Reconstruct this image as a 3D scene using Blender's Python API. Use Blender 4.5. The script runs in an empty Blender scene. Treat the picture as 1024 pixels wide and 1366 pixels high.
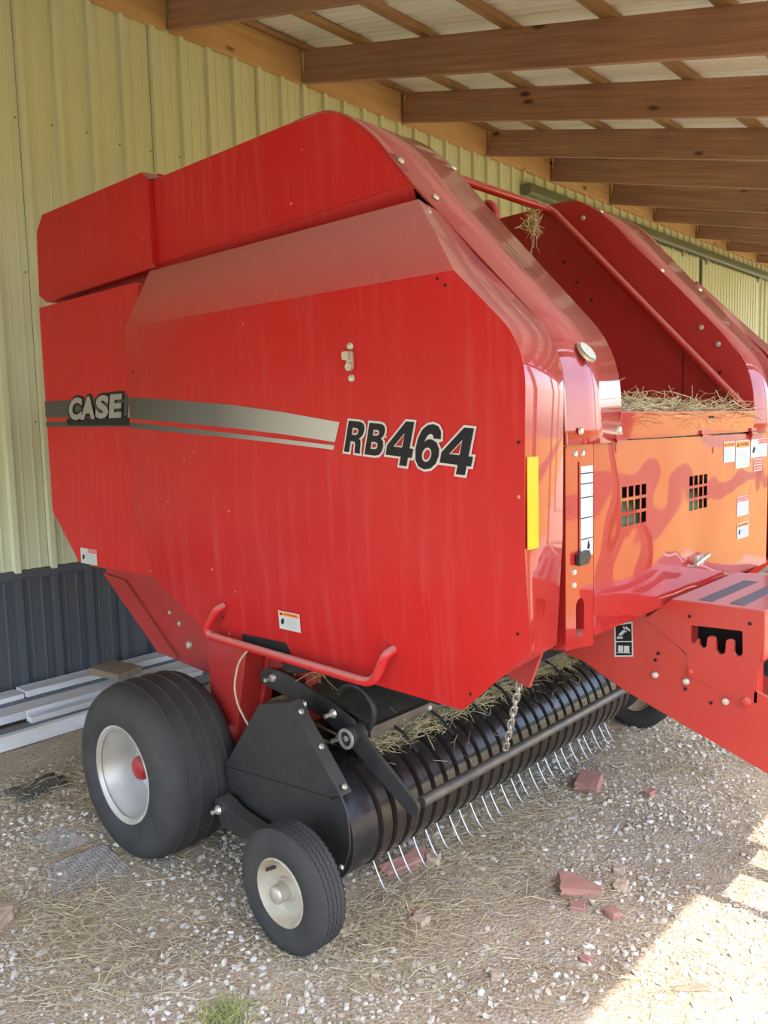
import bpy, bmesh, math, random
import numpy as np
from mathutils import Vector, Matrix, noise
from mathutils.geometry import tessellate_polygon

random.seed(7)
rng = np.random.default_rng(7)
scene = bpy.context.scene
COL = scene.collection

# ------------------------------------------------------------------ camera
YAW, PITCH, ROLL = 0.831186, 0.1033987, -0.025306
cam_d = bpy.data.cameras.new('camera')
cam_d.sensor_fit = 'VERTICAL'
cam_d.sensor_height = 36.0
cam_d.lens = 1086.15 / 1366 * 36.0
cam_d.clip_start, cam_d.clip_end = 0.05, 500
cam = bpy.data.objects.new('camera', cam_d)
COL.objects.link(cam)
Fw = Vector((-math.cos(YAW) * math.cos(PITCH), math.sin(YAW) * math.cos(PITCH), -math.sin(PITCH)))
Rt = Fw.cross(Vector((0, 0, 1))).normalized()
Up = Rt.cross(Fw)
r2 = math.cos(ROLL) * Rt + math.sin(ROLL) * Up
u2 = -math.sin(ROLL) * Rt + math.cos(ROLL) * Up
m = Matrix((r2, u2, -Fw)).transposed().to_4x4()
m.translation = Vector((4.990, -2.347, 1.66))
cam.matrix_world = m
scene.camera = cam

# ------------------------------------------------------------------ sky, sun, exposure
SUN_DIR = Vector((0.543, -0.16, 1.0)).normalized()          # towards the sun
world = bpy.data.worlds.new('sky')
scene.world = world
world.use_nodes = True
wn = world.node_tree.nodes
wl = world.node_tree.links
bg = wn['Background']
sky = wn.new('ShaderNodeTexSky')
sky.sky_type = 'NISHITA'
sky.sun_disc = False
sky.sun_elevation = math.asin(SUN_DIR.z)
sky.sun_rotation = math.atan2(SUN_DIR.x, SUN_DIR.y)
sky.air_density = 1.0
sky.dust_density = 2.0
wl.new(sky.outputs[0], bg.inputs[0])
bg.inputs[1].default_value = 0.60
sun_d = bpy.data.lights.new('sun', 'SUN')
sun_d.energy = 6.4
sun_d.angle = math.radians(0.6)
sun_d.color = (1.0, 0.985, 0.96)
sun = bpy.data.objects.new('sun', sun_d)
COL.objects.link(sun)
sun.rotation_euler = SUN_DIR.to_track_quat('Z', 'Y').to_euler()
scene.view_settings.view_transform = 'Standard'
scene.view_settings.look = 'None'
scene.view_settings.gamma = 1.0
scene.view_settings.use_curve_mapping = False
scene.view_settings.exposure = 0.66
scene.cycles.caustics_reflective = False
scene.cycles.caustics_refractive = False

# ------------------------------------------------------------------ materials
def mat(name, color, rough=0.5, metal=0.0, coat=0.0, coat_rough=0.1, var=None, var_scale=4.0, var_amt=0.4,
        bump=0.0, bump_scale=40.0, stretch=(1, 1, 1), dust=None, dust_amt=0.0, up_dust=0.0, spec=0.4,
        rough_var=0.0, coords='Object', waves=0.0, wave_scale=1.5, chips=False):
    mt = bpy.data.materials.new(name)
    mt.use_nodes = True
    nt = mt.node_tree
    N, L = nt.nodes, nt.links
    b = N['Principled BSDF']
    b.inputs['Base Color'].default_value = (*color, 1)
    b.inputs['Roughness'].default_value = rough
    b.inputs['Metallic'].default_value = metal
    b.inputs['Coat Weight'].default_value = coat
    b.inputs['Coat Roughness'].default_value = coat_rough
    b.inputs['Coat IOR'].default_value = 1.65 if coat >= 1 else 1.5
    b.inputs['Specular IOR Level'].default_value = spec
    tc = N.new('ShaderNodeTexCoord')
    mp = N.new('ShaderNodeMapping')
    mp.inputs['Scale'].default_value = stretch
    L.new(tc.outputs[coords], mp.inputs[0])
    cur = None
    def rgb(c):
        n = N.new('ShaderNodeRGB'); n.outputs[0].default_value = (*c, 1); return n.outputs[0]
    def mix(fac, a, c):
        n = N.new('ShaderNodeMix'); n.data_type = 'RGBA'
        if isinstance(fac, float): n.inputs[0].default_value = fac
        else: L.new(fac, n.inputs[0])
        L.new(a, n.inputs[6]); L.new(c, n.inputs[7]); return n.outputs[2]
    def noi(scale, detail=5, rough=0.6):
        n = N.new('ShaderNodeTexNoise'); n.inputs['Scale'].default_value = scale
        n.inputs['Detail'].default_value = detail; n.inputs['Roughness'].default_value = rough
        L.new(mp.outputs[0], n.inputs['Vector']); return n.outputs[0]
    def mapr(s, a, b_, c, d):
        n = N.new('ShaderNodeMapRange'); L.new(s, n.inputs[0])
        for i, v in enumerate((a, b_, c, d)): n.inputs[i + 1].default_value = v
        return n.outputs[0]
    cur = rgb(color)
    if var is not None:
        cur = mix(mapr(noi(var_scale), 0.35, 0.7, 0.0, var_amt), cur, rgb(var))
    if dust is not None:
        f = mapr(noi(var_scale * 0.8 + 2.3, 8, 0.7), 0.3, 0.75, dust_amt * 0.25, dust_amt)
        if up_dust > 0:
            g = N.new('ShaderNodeNewGeometry')
            sp = N.new('ShaderNodeSeparateXYZ'); L.new(g.outputs['Normal'], sp.inputs[0])
            upf = mapr(sp.outputs[2], 0.15, 0.8, 0.0, up_dust)
            ad = N.new('ShaderNodeMath'); ad.operation = 'ADD'; ad.use_clamp = True
            L.new(f, ad.inputs[0]); L.new(upf, ad.inputs[1]); f = ad.outputs[0]
        cur = mix(f, cur, rgb(dust))
    if chips:      # scuffs: sparse pale paint chips and faint rubbed streaks
        vo = N.new('ShaderNodeTexVoronoi'); vo.inputs['Scale'].default_value = 16; L.new(mp.outputs[0], vo.inputs['Vector'])
        sc_ = N.new('ShaderNodeSeparateColor'); L.new(vo.outputs['Color'], sc_.inputs[0])
        a1 = mapr(vo.outputs['Distance'], 0.05, 0.09, 1.0, 0.0); a2 = mapr(sc_.outputs[0], 0.90, 0.92, 0.0, 0.75)
        mu = N.new('ShaderNodeMath'); mu.operation = 'MULTIPLY'; L.new(a1, mu.inputs[0]); L.new(a2, mu.inputs[1])
        cur = mix(mu.outputs[0], cur, rgb((0.62, 0.38, 0.33)))
        m3 = N.new('ShaderNodeMapping'); m3.inputs['Scale'].default_value = (9, 9, 0.7); L.new(tc.outputs['Object'], m3.inputs[0])
        n3 = N.new('ShaderNodeTexNoise'); n3.inputs['Scale'].default_value = 3; n3.inputs['Detail'].default_value = 7; L.new(m3.outputs[0], n3.inputs['Vector'])
        cur = mix(mapr(n3.outputs[0], 0.52, 0.8, 0.0, 0.10), cur, rgb((0.52, 0.27, 0.24)))
    L.new(cur, b.inputs['Base Color'])
    if rough_var > 0:
        L.new(mapr(noi(var_scale * 2), 0.3, 0.7, max(0.02, rough - rough_var), min(1, rough + rough_var)), b.inputs['Roughness'])
    last = None
    if bump > 0:
        bn = N.new('ShaderNodeBump'); bn.inputs['Strength'].default_value = bump; bn.inputs['Distance'].default_value = 0.01
        L.new(noi(bump_scale, 6), bn.inputs['Height']); last = bn.outputs[0]
    if waves > 0:
        bw = N.new('ShaderNodeBump'); bw.inputs['Strength'].default_value = waves; bw.inputs['Distance'].default_value = 0.1
        L.new(noi(wave_scale, 1, 0.3), bw.inputs['Height'])
        if last: L.new(last, bw.inputs['Normal'])
        last = bw.outputs[0]
    if last:
        L.new(last, b.inputs['Normal'])
        if waves > 0: L.new(last, b.inputs['Coat Normal'])
    return mt

RED = (0.47, 0.011, 0.012)
M = {}
M['red'] = mat('red_paint_dusty', RED, 0.45, coat=0.08, coat_rough=0.3, var=(0.41, 0.010, 0.010), var_scale=1.6, var_amt=0.6, spec=0.12,
               dust=(0.50, 0.30, 0.28), dust_amt=0.05, up_dust=0.62, bump=0.03, bump_scale=60, chips=True)
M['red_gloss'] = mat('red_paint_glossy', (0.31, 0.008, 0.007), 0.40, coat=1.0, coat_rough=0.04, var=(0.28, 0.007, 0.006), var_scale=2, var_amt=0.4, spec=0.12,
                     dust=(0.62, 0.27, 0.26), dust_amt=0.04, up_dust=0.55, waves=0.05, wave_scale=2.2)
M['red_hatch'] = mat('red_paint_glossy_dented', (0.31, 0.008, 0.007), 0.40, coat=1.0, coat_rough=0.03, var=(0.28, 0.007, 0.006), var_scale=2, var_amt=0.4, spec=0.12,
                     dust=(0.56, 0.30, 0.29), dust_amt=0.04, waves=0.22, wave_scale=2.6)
M['red_frame'] = mat('red_frame_paint', (0.37, 0.012, 0.015), 0.45, coat=0.2, coat_rough=0.3, var=(0.29, 0.010, 0.012), var_scale=5,
                     dust=(0.3, 0.2, 0.15), dust_amt=0.10, up_dust=0.3, bump=0.05)
M['red_tongue'] = mat('red_tongue_paint', (0.42, 0.018, 0.012), 0.4, coat=0.4, coat_rough=0.2, var=(0.38, 0.02, 0.014), var_scale=3,
                      dust=(0.42, 0.24, 0.18), dust_amt=0.08, up_dust=0.35, bump=0.03)
M['black_paint'] = mat('black_paint_worn', (0.012, 0.0125, 0.015), 0.45, coat=0.1, coat_rough=0.3, var=(0.028, 0.028, 0.03), var_scale=14,
                       dust=(0.22, 0.19, 0.15), dust_amt=0.10, up_dust=0.12, bump=0.06, bump_scale=30)
M['black_band'] = mat('black_band_polished', (0.016, 0.015, 0.016), 0.26, metal=0.35, coat=0.3, coat_rough=0.2, var=(0.05, 0.04, 0.033), var_scale=9,
                      dust=(0.16, 0.11, 0.07), dust_amt=0.18, rough_var=0.1)
M['drum_metal'] = mat('drum_cover_metal', (0.05, 0.05, 0.055), 0.3, metal=0.7, var=(0.10, 0.095, 0.09), var_scale=9, rough_var=0.1)
M['dark'] = mat('dark_void', (0.006, 0.006, 0.006), 0.8)
M['rubber'] = mat('tyre_rubber', (0.021, 0.022, 0.025), 0.72, var=(0.045, 0.044, 0.043), var_scale=5, var_amt=0.8,
                  dust=(0.2, 0.17, 0.13), dust_amt=0.15, bump=0.15, bump_scale=45, spec=0.25)
M['rim'] = mat('rim_pale_metal', (0.56, 0.55, 0.52), 0.4, metal=0.3, var=(0.33, 0.26, 0.18), var_scale=4, var_amt=0.7, bump=0.04)
M['rim_rust'] = mat('rim_cream_rusty', (0.50, 0.46, 0.36), 0.5, metal=0.15, var=(0.3, 0.16, 0.07), var_scale=9, var_amt=0.7, bump=0.06)
M['steel'] = mat('zinc_steel', (0.60, 0.57, 0.50), 0.38, metal=0.6, var=(0.4, 0.33, 0.2), var_scale=30)
M['tine'] = mat('tine_steel', (0.40, 0.40, 0.40), 0.42, metal=0.7)
M['bar'] = mat('guard_bar_steel', (0.10, 0.098, 0.095), 0.42, metal=0.5, var=(0.22, 0.18, 0.13), var_scale=12, var_amt=0.8, bump=0.05)
M['white'] = mat('label_white', (0.45, 0.48, 0.49), 0.5)
M['orange'] = mat('label_orange', (0.80, 0.24, 0.04), 0.5)
M['lred'] = mat('label_red', (0.62, 0.03, 0.03), 0.5)
M['ink'] = mat('label_ink', (0.012, 0.012, 0.016), 0.55, spec=0.2)
M['inkgrey'] = mat('label_grey_print', (0.38, 0.42, 0.44), 0.5)
M['silver'] = mat('decal_silver', (0.52, 0.53, 0.54), 0.45, metal=0.1)
M['silver_dull'] = mat('decal_silver_grey', (0.27, 0.28, 0.275), 0.5, metal=0.1)
M['yellow'] = mat('reflector_yellow', (0.66, 0.37, 0.0), 0.35, coat=0.5)
M['lens'] = mat('round_reflector_white', (0.62, 0.66, 0.62), 0.2, coat=0.6)
M['green'] = mat('green_net_wrap', (0.07, 0.16, 0.07), 0.7, var=(0.14, 0.22, 0.12), var_scale=30)
M['grey_grip'] = mat('grey_anti_slip', (0.13, 0.13, 0.15), 0.85, bump=0.3, bump_scale=120)
M['tan_wall'] = mat('tan_wall_steel', (0.68, 0.735, 0.55), 0.55, var=(0.63, 0.68, 0.51), var_scale=1.2, dust=(0.55, 0.57, 0.44), dust_amt=0.2, spec=0.2)
M['blue_wall'] = mat('slate_wainscot_steel', (0.070, 0.080, 0.098), 0.45, var=(0.085, 0.095, 0.115), var_scale=3, dust=(0.2, 0.19, 0.17), dust_amt=0.18)
M['roof'] = mat('roof_steel_underside', (0.84, 0.85, 0.84), 0.4, var=(0.75, 0.76, 0.75), var_scale=2)
M['track'] = mat('door_track_green', (0.16, 0.18, 0.115), 0.5, metal=0.2)
M['board'] = mat('white_painted_board', (0.86, 0.87, 0.89), 0.55, var=(0.42, 0.38, 0.33), var_scale=6, var_amt=0.6, stretch=(1, 0.3, 1), bump=0.08,
                 dust=(0.38, 0.32, 0.26), dust_amt=0.16)
M['greyboard'] = mat('weathered_grey_board', (0.20, 0.21, 0.22), 0.7, var=(0.12, 0.12, 0.12), var_scale=8, stretch=(1, 0.2, 1), bump=0.1)
M['hay'] = mat('dry_hay', (0.44, 0.37, 0.21), 0.85, var=(0.3, 0.25, 0.13), var_scale=30, bump=0.4, bump_scale=80)
M['twine'] = mat('sisal_twine', (0.50, 0.40, 0.24), 0.85)
M['plastic'] = mat('black_plastic_scrap', (0.05, 0.052, 0.055), 0.5, dust=(0.25, 0.22, 0.18), dust_amt=0.3)
M['mesh_mat'] = mat('grey_expanded_metal', (0.40, 0.38, 0.36), 0.55, metal=0.25, var=(0.25, 0.22, 0.2), var_scale=10)
M['brick'] = mat('red_brick', (0.36, 0.15, 0.115), 0.85, var=(0.28, 0.12, 0.09), var_scale=18, bump=0.25, bump_scale=60, dust=(0.4, 0.33, 0.27), dust_amt=0.3)
M['stone'] = mat('tan_stone', (0.42, 0.31, 0.22), 0.9, var=(0.32, 0.26, 0.2), var_scale=20, bump=0.3)
M['bulb_hose'] = mat('black_hose', (0.02, 0.02, 0.022), 0.5)


def island_mat(name, colors, rough=0.85, bump=0.0):
    """colour varies from piece to piece (random per island)"""
    mt = bpy.data.materials.new(name); mt.use_nodes = True
    N, L = mt.node_tree.nodes, mt.node_tree.links
    b = N['Principled BSDF']; b.inputs['Roughness'].default_value = rough
    g = N.new('ShaderNodeNewGeometry'); cr = N.new('ShaderNodeValToRGB')
    L.new(g.outputs['Random Per Island'], cr.inputs[0])
    el = cr.color_ramp.elements
    while len(el) < len(colors): el.new(0.5)
    for i, c in enumerate(colors):
        el[i].position = i / (len(colors) - 1); el[i].color = (*c, 1)
    L.new(cr.outputs[0], b.inputs['Base Color'])
    return mt


M['gravel'] = island_mat('gravel_stones', [(0.34, 0.28, 0.19), (0.52, 0.47, 0.38), (0.40, 0.35, 0.26), (0.66, 0.62, 0.54), (0.44, 0.34, 0.23), (0.55, 0.53, 0.48), (0.76, 0.73, 0.66)])
M['straw'] = island_mat('straw_strands', [(0.36, 0.27, 0.15), (0.54, 0.44, 0.27), (0.44, 0.34, 0.20), (0.62, 0.53, 0.35), (0.30, 0.22, 0.13)])
M['haystrand'] = island_mat('hay_strands', [(0.38, 0.31, 0.16), (0.54, 0.46, 0.27), (0.42, 0.37, 0.2), (0.62, 0.54, 0.34), (0.32, 0.27, 0.15)])
M['grass'] = island_mat('green_grass_blades', [(0.16, 0.24, 0.05), (0.30, 0.32, 0.10), (0.42, 0.36, 0.16)])


def wood(name, c1, c2, c3):
    mt = bpy.data.materials.new(name); mt.use_nodes = True
    N, L = mt.node_tree.nodes, mt.node_tree.links
    b = N['Principled BSDF']; b.inputs['Roughness'].default_value = 0.72
    tc = N.new('ShaderNodeTexCoord'); oi = N.new('ShaderNodeObjectInfo')
    ad = N.new('ShaderNodeVectorMath'); ad.operation = 'ADD'
    cb = N.new('ShaderNodeMath'); cb.operation = 'MULTIPLY'; cb.inputs[1].default_value = 37.0
    L.new(oi.outputs['Random'], cb.inputs[0]); L.new(tc.outputs['Object'], ad.inputs[0]); L.new(cb.outputs[0], ad.inputs[1])
    mp = N.new('ShaderNodeMapping'); mp.inputs['Scale'].default_value = (0.6, 14, 14); L.new(ad.outputs[0], mp.inputs[0])
    n1 = N.new('ShaderNodeTexNoise'); n1.inputs['Scale'].default_value = 2.2; n1.inputs['Detail'].default_value = 8; n1.inputs['Distortion'].default_value = 0.4
    L.new(mp.outputs[0], n1.inputs['Vector'])
    cr = N.new('ShaderNodeValToRGB'); L.new(n1.outputs[0], cr.inputs[0])
    cr.color_ramp.elements[0].position = 0.3; cr.color_ramp.elements[0].color = (*c1, 1)
    cr.color_ramp.elements[1].position = 0.72; cr.color_ramp.elements[1].color = (*c2, 1)
    # blotchy stain
    n2 = N.new('ShaderNodeTexNoise'); n2.inputs['Scale'].default_value = 1.7; n2.inputs['Detail'].default_value = 6; L.new(ad.outputs[0], n2.inputs['Vector'])
    mr = N.new('ShaderNodeMapRange'); L.new(n2.outputs[0], mr.inputs[0]); mr.inputs[1].default_value = 0.45; mr.inputs[2].default_value = 0.75; mr.inputs[4].default_value = 0.6
    mx = N.new('ShaderNodeMix'); mx.data_type = 'RGBA'; L.new(mr.outputs[0], mx.inputs[0]); L.new(cr.outputs[0], mx.inputs[6]); mx.inputs[7].default_value = (*c3, 1)
    # knots
    mk = N.new('ShaderNodeMapping'); mk.inputs['Scale'].default_value = (2.0, 5, 5); L.new(ad.outputs[0], mk.inputs[0])
    vo = N.new('ShaderNodeTexVoronoi'); vo.inputs['Scale'].default_value = 1.0; L.new(mk.outputs[0], vo.inputs['Vector'])
    kr = N.new('ShaderNodeMapRange'); L.new(vo.outputs['Distance'], kr.inputs[0]); kr.inputs[1].default_value = 0.06; kr.inputs[2].default_value = 0.13; kr.inputs[3].default_value = 0.85; kr.inputs[4].default_value = 0
    mx2 = N.new('ShaderNodeMix'); mx2.data_type = 'RGBA'; L.new(kr.outputs[0], mx2.inputs[0]); L.new(mx.outputs[2], mx2.inputs[6]); mx2.inputs[7].default_value = (0.03, 0.015, 0.008, 1)
    L.new(mx2.outputs[2], b.inputs['Base Color'])
    bp = N.new('ShaderNodeBump'); bp.inputs['Strength'].default_value = 0.15; bp.inputs['Distance'].default_value = 0.01
    L.new(n1.outputs[0], bp.inputs['Height']); L.new(bp.outputs[0], b.inputs['Normal'])
    return mt


M['rafter'] = wood('rafter_wood', (0.28, 0.145, 0.095), (0.45, 0.26, 0.175), (0.24, 0.155, 0.115))
M['ledger'] = wood('ledger_wood', (0.50, 0.30, 0.14), (0.64, 0.42, 0.21), (0.42, 0.24, 0.11))
M['purlin'] = wood('purlin_wood', (0.28, 0.155, 0.075), (0.44, 0.27, 0.13), (0.14, 0.08, 0.045))
M['chunk'] = wood('weathered_offcut_wood', (0.24, 0.17, 0.11), (0.34, 0.25, 0.17), (0.20, 0.15, 0.1))


def stripe_mat():
    """printed decal: dark grey fading to silver along the stripe"""
    mt = bpy.data.materials.new('decal_stripe_gradient'); mt.use_nodes = True
    N, L = mt.node_tree.nodes, mt.node_tree.links
    b = N['Principled BSDF']; b.inputs['Roughness'].default_value = 0.38; b.inputs['Metallic'].default_value = 0.2
    tc = N.new('ShaderNodeTexCoord'); sp = N.new('ShaderNodeSeparateXYZ'); L.new(tc.outputs['Object'], sp.inputs[0])
    mr = N.new('ShaderNodeMapRange'); L.new(sp.outputs[0], mr.inputs[0]); mr.inputs[1].default_value = 2.05; mr.inputs[2].default_value = 3.25
    cr = N.new('ShaderNodeValToRGB'); L.new(mr.outputs[0], cr.inputs[0])
    cr.color_ramp.elements[0].color = (0.045, 0.045, 0.05, 1); cr.color_ramp.elements[0].position = 0.05
    cr.color_ramp.elements[1].color = (0.42, 0.42, 0.42, 1)
    e = cr.color_ramp.elements.new(0.5); e.color = (0.11, 0.11, 0.115, 1)
    L.new(cr.outputs[0], b.inputs['Base Color'])
    return mt


M['stripe'] = stripe_mat()


def ground_mat():
    mt = bpy.data.materials.new('dirt_and_gravel_ground'); mt.use_nodes = True
    N, L = mt.node_tree.nodes, mt.node_tree.links
    b = N['Principled BSDF']; b.inputs['Roughness'].default_value = 0.95; b.inputs['Specular IOR Level'].default_value = 0.15
    tc = N.new('ShaderNodeTexCoord')
    def noi(s, d=6, r=0.6):
        n = N.new('ShaderNodeTexNoise'); n.inputs['Scale'].default_value = s; n.inputs['Detail'].default_value = d; n.inputs['Roughness'].default_value = r
        L.new(tc.outputs['Object'], n.inputs['Vector']); return n.outputs[0]
    def ramp(s, a, b_, lo, hi):
        n = N.new('ShaderNodeMapRange'); L.new(s, n.inputs[0]); n.inputs[1].default_value = lo; n.inputs[2].default_value = hi
        n.inputs[3].default_value = a; n.inputs[4].default_value = b_; return n.outputs[0]
    def mix(f, a, c):
        n = N.new('ShaderNodeMix'); n.data_type = 'RGBA'; L.new(f, n.inputs[0])
        for s, i in ((a, 6), (c, 7)):
            if isinstance(s, tuple): n.inputs[i].default_value = (*s, 1)
            else: L.new(s, n.inputs[i])
        return n.outputs[2]
    dirt = mix(ramp(noi(3.0), 0, 1, 0.35, 0.65), (0.32, 0.25, 0.165), (0.49, 0.40, 0.275))
    dirt = mix(ramp(noi(60, 4), 0, 0.6, 0.45, 0.7), dirt, (0.20, 0.145, 0.10))
    vo = N.new('ShaderNodeTexVoronoi'); vo.inputs['Scale'].default_value = 90; L.new(tc.outputs['Object'], vo.inputs['Vector'])
    sp = N.new('ShaderNodeSeparateColor'); L.new(vo.outputs['Color'], sp.inputs[0])
    peb = mix(ramp(sp.outputs[0], 0, 0.6, 0.7, 0.85), dirt, (0.46, 0.43, 0.39))
    # dry golden grass in the open field beyond the gravel apron
    px = N.new('ShaderNodeSeparateXYZ'); L.new(tc.outputs['Object'], px.inputs[0])
    field = mix(ramp(noi(0.35), 0, 1, 0.3, 0.7), (0.40, 0.27, 0.055), (0.33, 0.235, 0.06))
    lx = N.new('ShaderNodeMath'); lx.operation = 'SUBTRACT'; L.new(px.outputs[0], lx.inputs[0]); lx.inputs[1].default_value = 11.0
    la = N.new('ShaderNodeMath'); la.operation = 'ABSOLUTE'; L.new(lx.outputs[0], la.inputs[0])
    field = mix(ramp(la.outputs[0], 1, 0, 1.2, 1.5), field, (0.17, 0.10, 0.06))      # unseen dirt lane, added for the dark band it reflects in the hatch
    nz = N.new('ShaderNodeMath'); nz.operation = 'MULTIPLY_ADD'; L.new(noi(0.5), nz.inputs[0]); nz.inputs[1].default_value = 3.0; L.new(px.outputs[0], nz.inputs[2])
    tot = mix(ramp(nz.outputs[0], 0, 1, 7.4, 8.0), peb, field)
    L.new(tot, b.inputs['Base Color'])
    bp = N.new('ShaderNodeBump'); bp.inputs['Strength'].default_value = 0.5; bp.inputs['Distance'].default_value = 0.012
    ad = N.new('ShaderNodeMath'); L.new(noi(90, 5), ad.inputs[0]); L.new(vo.outputs['Distance'], ad.inputs[1]); ad.operation = 'SUBTRACT'
    L.new(ad.outputs[0], bp.inputs['Height']); L.new(bp.outputs[0], b.inputs['Normal'])
    return mt


M['ground'] = ground_mat()

# ------------------------------------------------------------------ mesh helpers
def link_mesh(name, me, parent=None, mats=None):
    o = bpy.data.objects.new(name, me); COL.objects.link(o)
    if parent: o.parent = parent
    return o


class MB:
    def __init__(s): s.v, s.f, s.mi = [], [], []
    def add(s, vs, fs, mi=0):
        b = len(s.v); s.v += [tuple(p) for p in vs]
        s.f += [tuple(b + i for i in f) for f in fs]; s.mi += [mi] * len(fs); return s
    def box(s, a, b, mi=0, mtx=None):
        x0, y0, z0 = a; x1, y1, z1 = b
        vs = [Vector(p) for p in ((x0, y0, z0), (x1, y0, z0), (x1, y1, z0), (x0, y1, z0), (x0, y0, z1), (x1, y0, z1), (x1, y1, z1), (x0, y1, z1))]
        if mtx: vs = [mtx @ p for p in vs]
        return s.add(vs, [(0, 3, 2, 1), (4, 5, 6, 7), (0, 1, 5, 4), (1, 2, 6, 5), (2, 3, 7, 6), (3, 0, 4, 7)], mi)
    def prism(s, outer, w0, w1, fn, holes=(), mi=0):
        """2D outline (u,v) with holes, extruded from w0 to w1; fn(u,v,w)->xyz"""
        loops = [list(outer)] + [list(h) for h in holes]
        tris = tessellate_polygon([[Vector((u, v, 0)) for u, v in lp] for lp in loops])
        flat = [p for lp in loops for p in lp]; n = len(flat)
        vs = [fn(u, v, w0) for u, v in flat] + [fn(u, v, w1) for u, v in flat]
        fs = [tuple(t) for t in tris] + [tuple(n + i for i in reversed(t)) for t in tris]
        o = 0
        for lp in loops:
            k = len(lp)
            for i in range(k):
                j = (i + 1) % k; fs.append((o + i, o + j, n + o + j, n + o + i))
            o += k
        return s.add(vs, fs, mi)
    def flat(s, poly, fn, w=0.0, mi=0):
        tris = tessellate_polygon([[Vector((u, v, 0)) for u, v in poly]])
        return s.add([fn(u, v, w) for u, v in poly], [tuple(t) for t in tris], mi)
    def tube(s, path, r, n=10, mi=0, cap=True):
        P = [Vector(p) for p in path]; rr = r if isinstance(r, (list, tuple)) else [r] * len(P)
        rings = []; prev = None
        for i, p in enumerate(P):
            t = (P[min(i + 1, len(P) - 1)] - P[max(i - 1, 0)]).normalized()
            if prev is None:
                a = Vector((0, 0, 1)) if abs(t.z) < 0.9 else Vector((1, 0, 0)); u = t.cross(a).normalized()
            else:
                u = (prev - t * prev.dot(t)).normalized()
            prev = u; w = t.cross(u)
            rings.append([p + rr[i] * (math.cos(2 * math.pi * k / n) * u + math.sin(2 * math.pi * k / n) * w) for k in range(n)])
        vs = [q for rg in rings for q in rg]; fs = []
        for i in range(len(P) - 1):
            for k in range(n):
                a, b = i * n + k, i * n + (k + 1) % n; fs.append((a, b, b + n, a + n))
        if cap:
            fs.append(tuple(range(n - 1, -1, -1))); fs.append(tuple((len(P) - 1) * n + k for k in range(n)))
        return s.add(vs, fs, mi)
    def lathe(s, prof, c, n=48, mi=0, axis='y', closed=True):
        """prof: list of (offset along axis, radius)"""
        vs, fs = [], []; k = len(prof)
        for i in range(n):
            a = 2 * math.pi * i / n; ca, sa = math.cos(a), math.sin(a)
            for o, r in prof:
                if axis == 'y': vs.append((c[0] + r * ca, c[1] + o, c[2] + r * sa))
                elif axis == 'x': vs.append((c[0] + o, c[1] + r * ca, c[2] + r * sa))
                else: vs.append((c[0] + r * ca, c[1] + r * sa, c[2] + o))
        for i in range(n):
            j = (i + 1) % n
            for q in range(k - 1 if not closed else k):
                q2 = (q + 1) % k
                fs.append((i * k + q, j * k + q, j * k + q2, i * k + q2))
        return s.add(vs, fs, mi)
    def loft(s, rails, mi=0):
        n = len(rails[0]); vs = [p for r in rails for p in r]; fs = []
        for i in range(len(rails) - 1):
            for k in range(n - 1):
                a = i * n + k; fs.append((a, a + 1, a + 1 + n, a + n))
        return s.add(vs, fs, mi)
    def build(s, name, mats, parent=None, smooth=30, bevel=0.0, solid=0.0, solid_off=-1, bseg=2, recalc=True, loc=None):
        me = bpy.data.meshes.new(name)
        vs = s.v if loc is None else [(x - loc[0], y - loc[1], z - loc[2]) for x, y, z in s.v]
        me.from_pydata(vs, [], s.f)
        for k in (mats if isinstance(mats, (list, tuple)) else [mats]): me.materials.append(M[k])
        me.polygons.foreach_set('material_index', s.mi)
        if recalc:
            bm = bmesh.new(); bm.from_mesh(me)
            bmesh.ops.recalc_face_normals(bm, faces=bm.faces); bm.to_mesh(me); bm.free()
        if smooth:
            me.polygons.foreach_set('use_smooth', [True] * len(me.polygons))
            me.set_sharp_from_angle(angle=math.radians(smooth))
        me.update()
        o = link_mesh(name, me, parent)
        if loc is not None: o.location = loc
        if solid:
            md = o.modifiers.new('solid', 'SOLIDIFY'); md.thickness = solid; md.offset = solid_off
        if bevel:
            md = o.modifiers.new('bevel', 'BEVEL'); md.width = bevel; md.segments = bseg; md.limit_method = 'ANGLE'; md.angle_limit = math.radians(35); md.harden_normals = True
        return o


def side(y, sgn=-1):          # plate in the XZ plane; w outward (-Y for the near side)
    return lambda u, v, w: (u, y + sgn * w, v)
def front(x):                 # plate in the YZ plane; w outward (+X)
    return lambda u, v, w: (x + w, u, v)
def top(z):
    return lambda u, v, w: (u, v, z + w)
def rect(u0, v0, u1, v1): return [(u0, v0), (u1, v0), (u1, v1), (u0, v1)]


def fillet(pts, radii, seg=7, closed=False):
    out = []; n = len(pts)
    for i, p in enumerate(pts):
        r = radii[i] if isinstance(radii, (list, tuple)) else radii
        if (not closed and i in (0, n - 1)) or r <= 0: out.append(tuple(p)); continue
        a, b, c = Vector(pts[i - 1]), Vector(p), Vector(pts[(i + 1) % n])
        d1, d2 = (a - b), (c - b); t = min(r, d1.length * 0.48, d2.length * 0.48)
        q1, q2 = b + d1.normalized() * t, b + d2.normalized() * t
        for k in range(seg + 1):
            s = k / seg; out.append(tuple((1 - s) ** 2 * q1 + 2 * s * (1 - s) * b + s * s * q2))
    return out


def resample(pts, n):
    P = np.array(pts, float); d = np.r_[0, np.cumsum(np.linalg.norm(np.diff(P, axis=0), axis=1))]
    s = np.linspace(0, d[-1], n)
    return [tuple(np.interp(s, d, P[:, k]) for k in range(P.shape[1])) for s in s]


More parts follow.
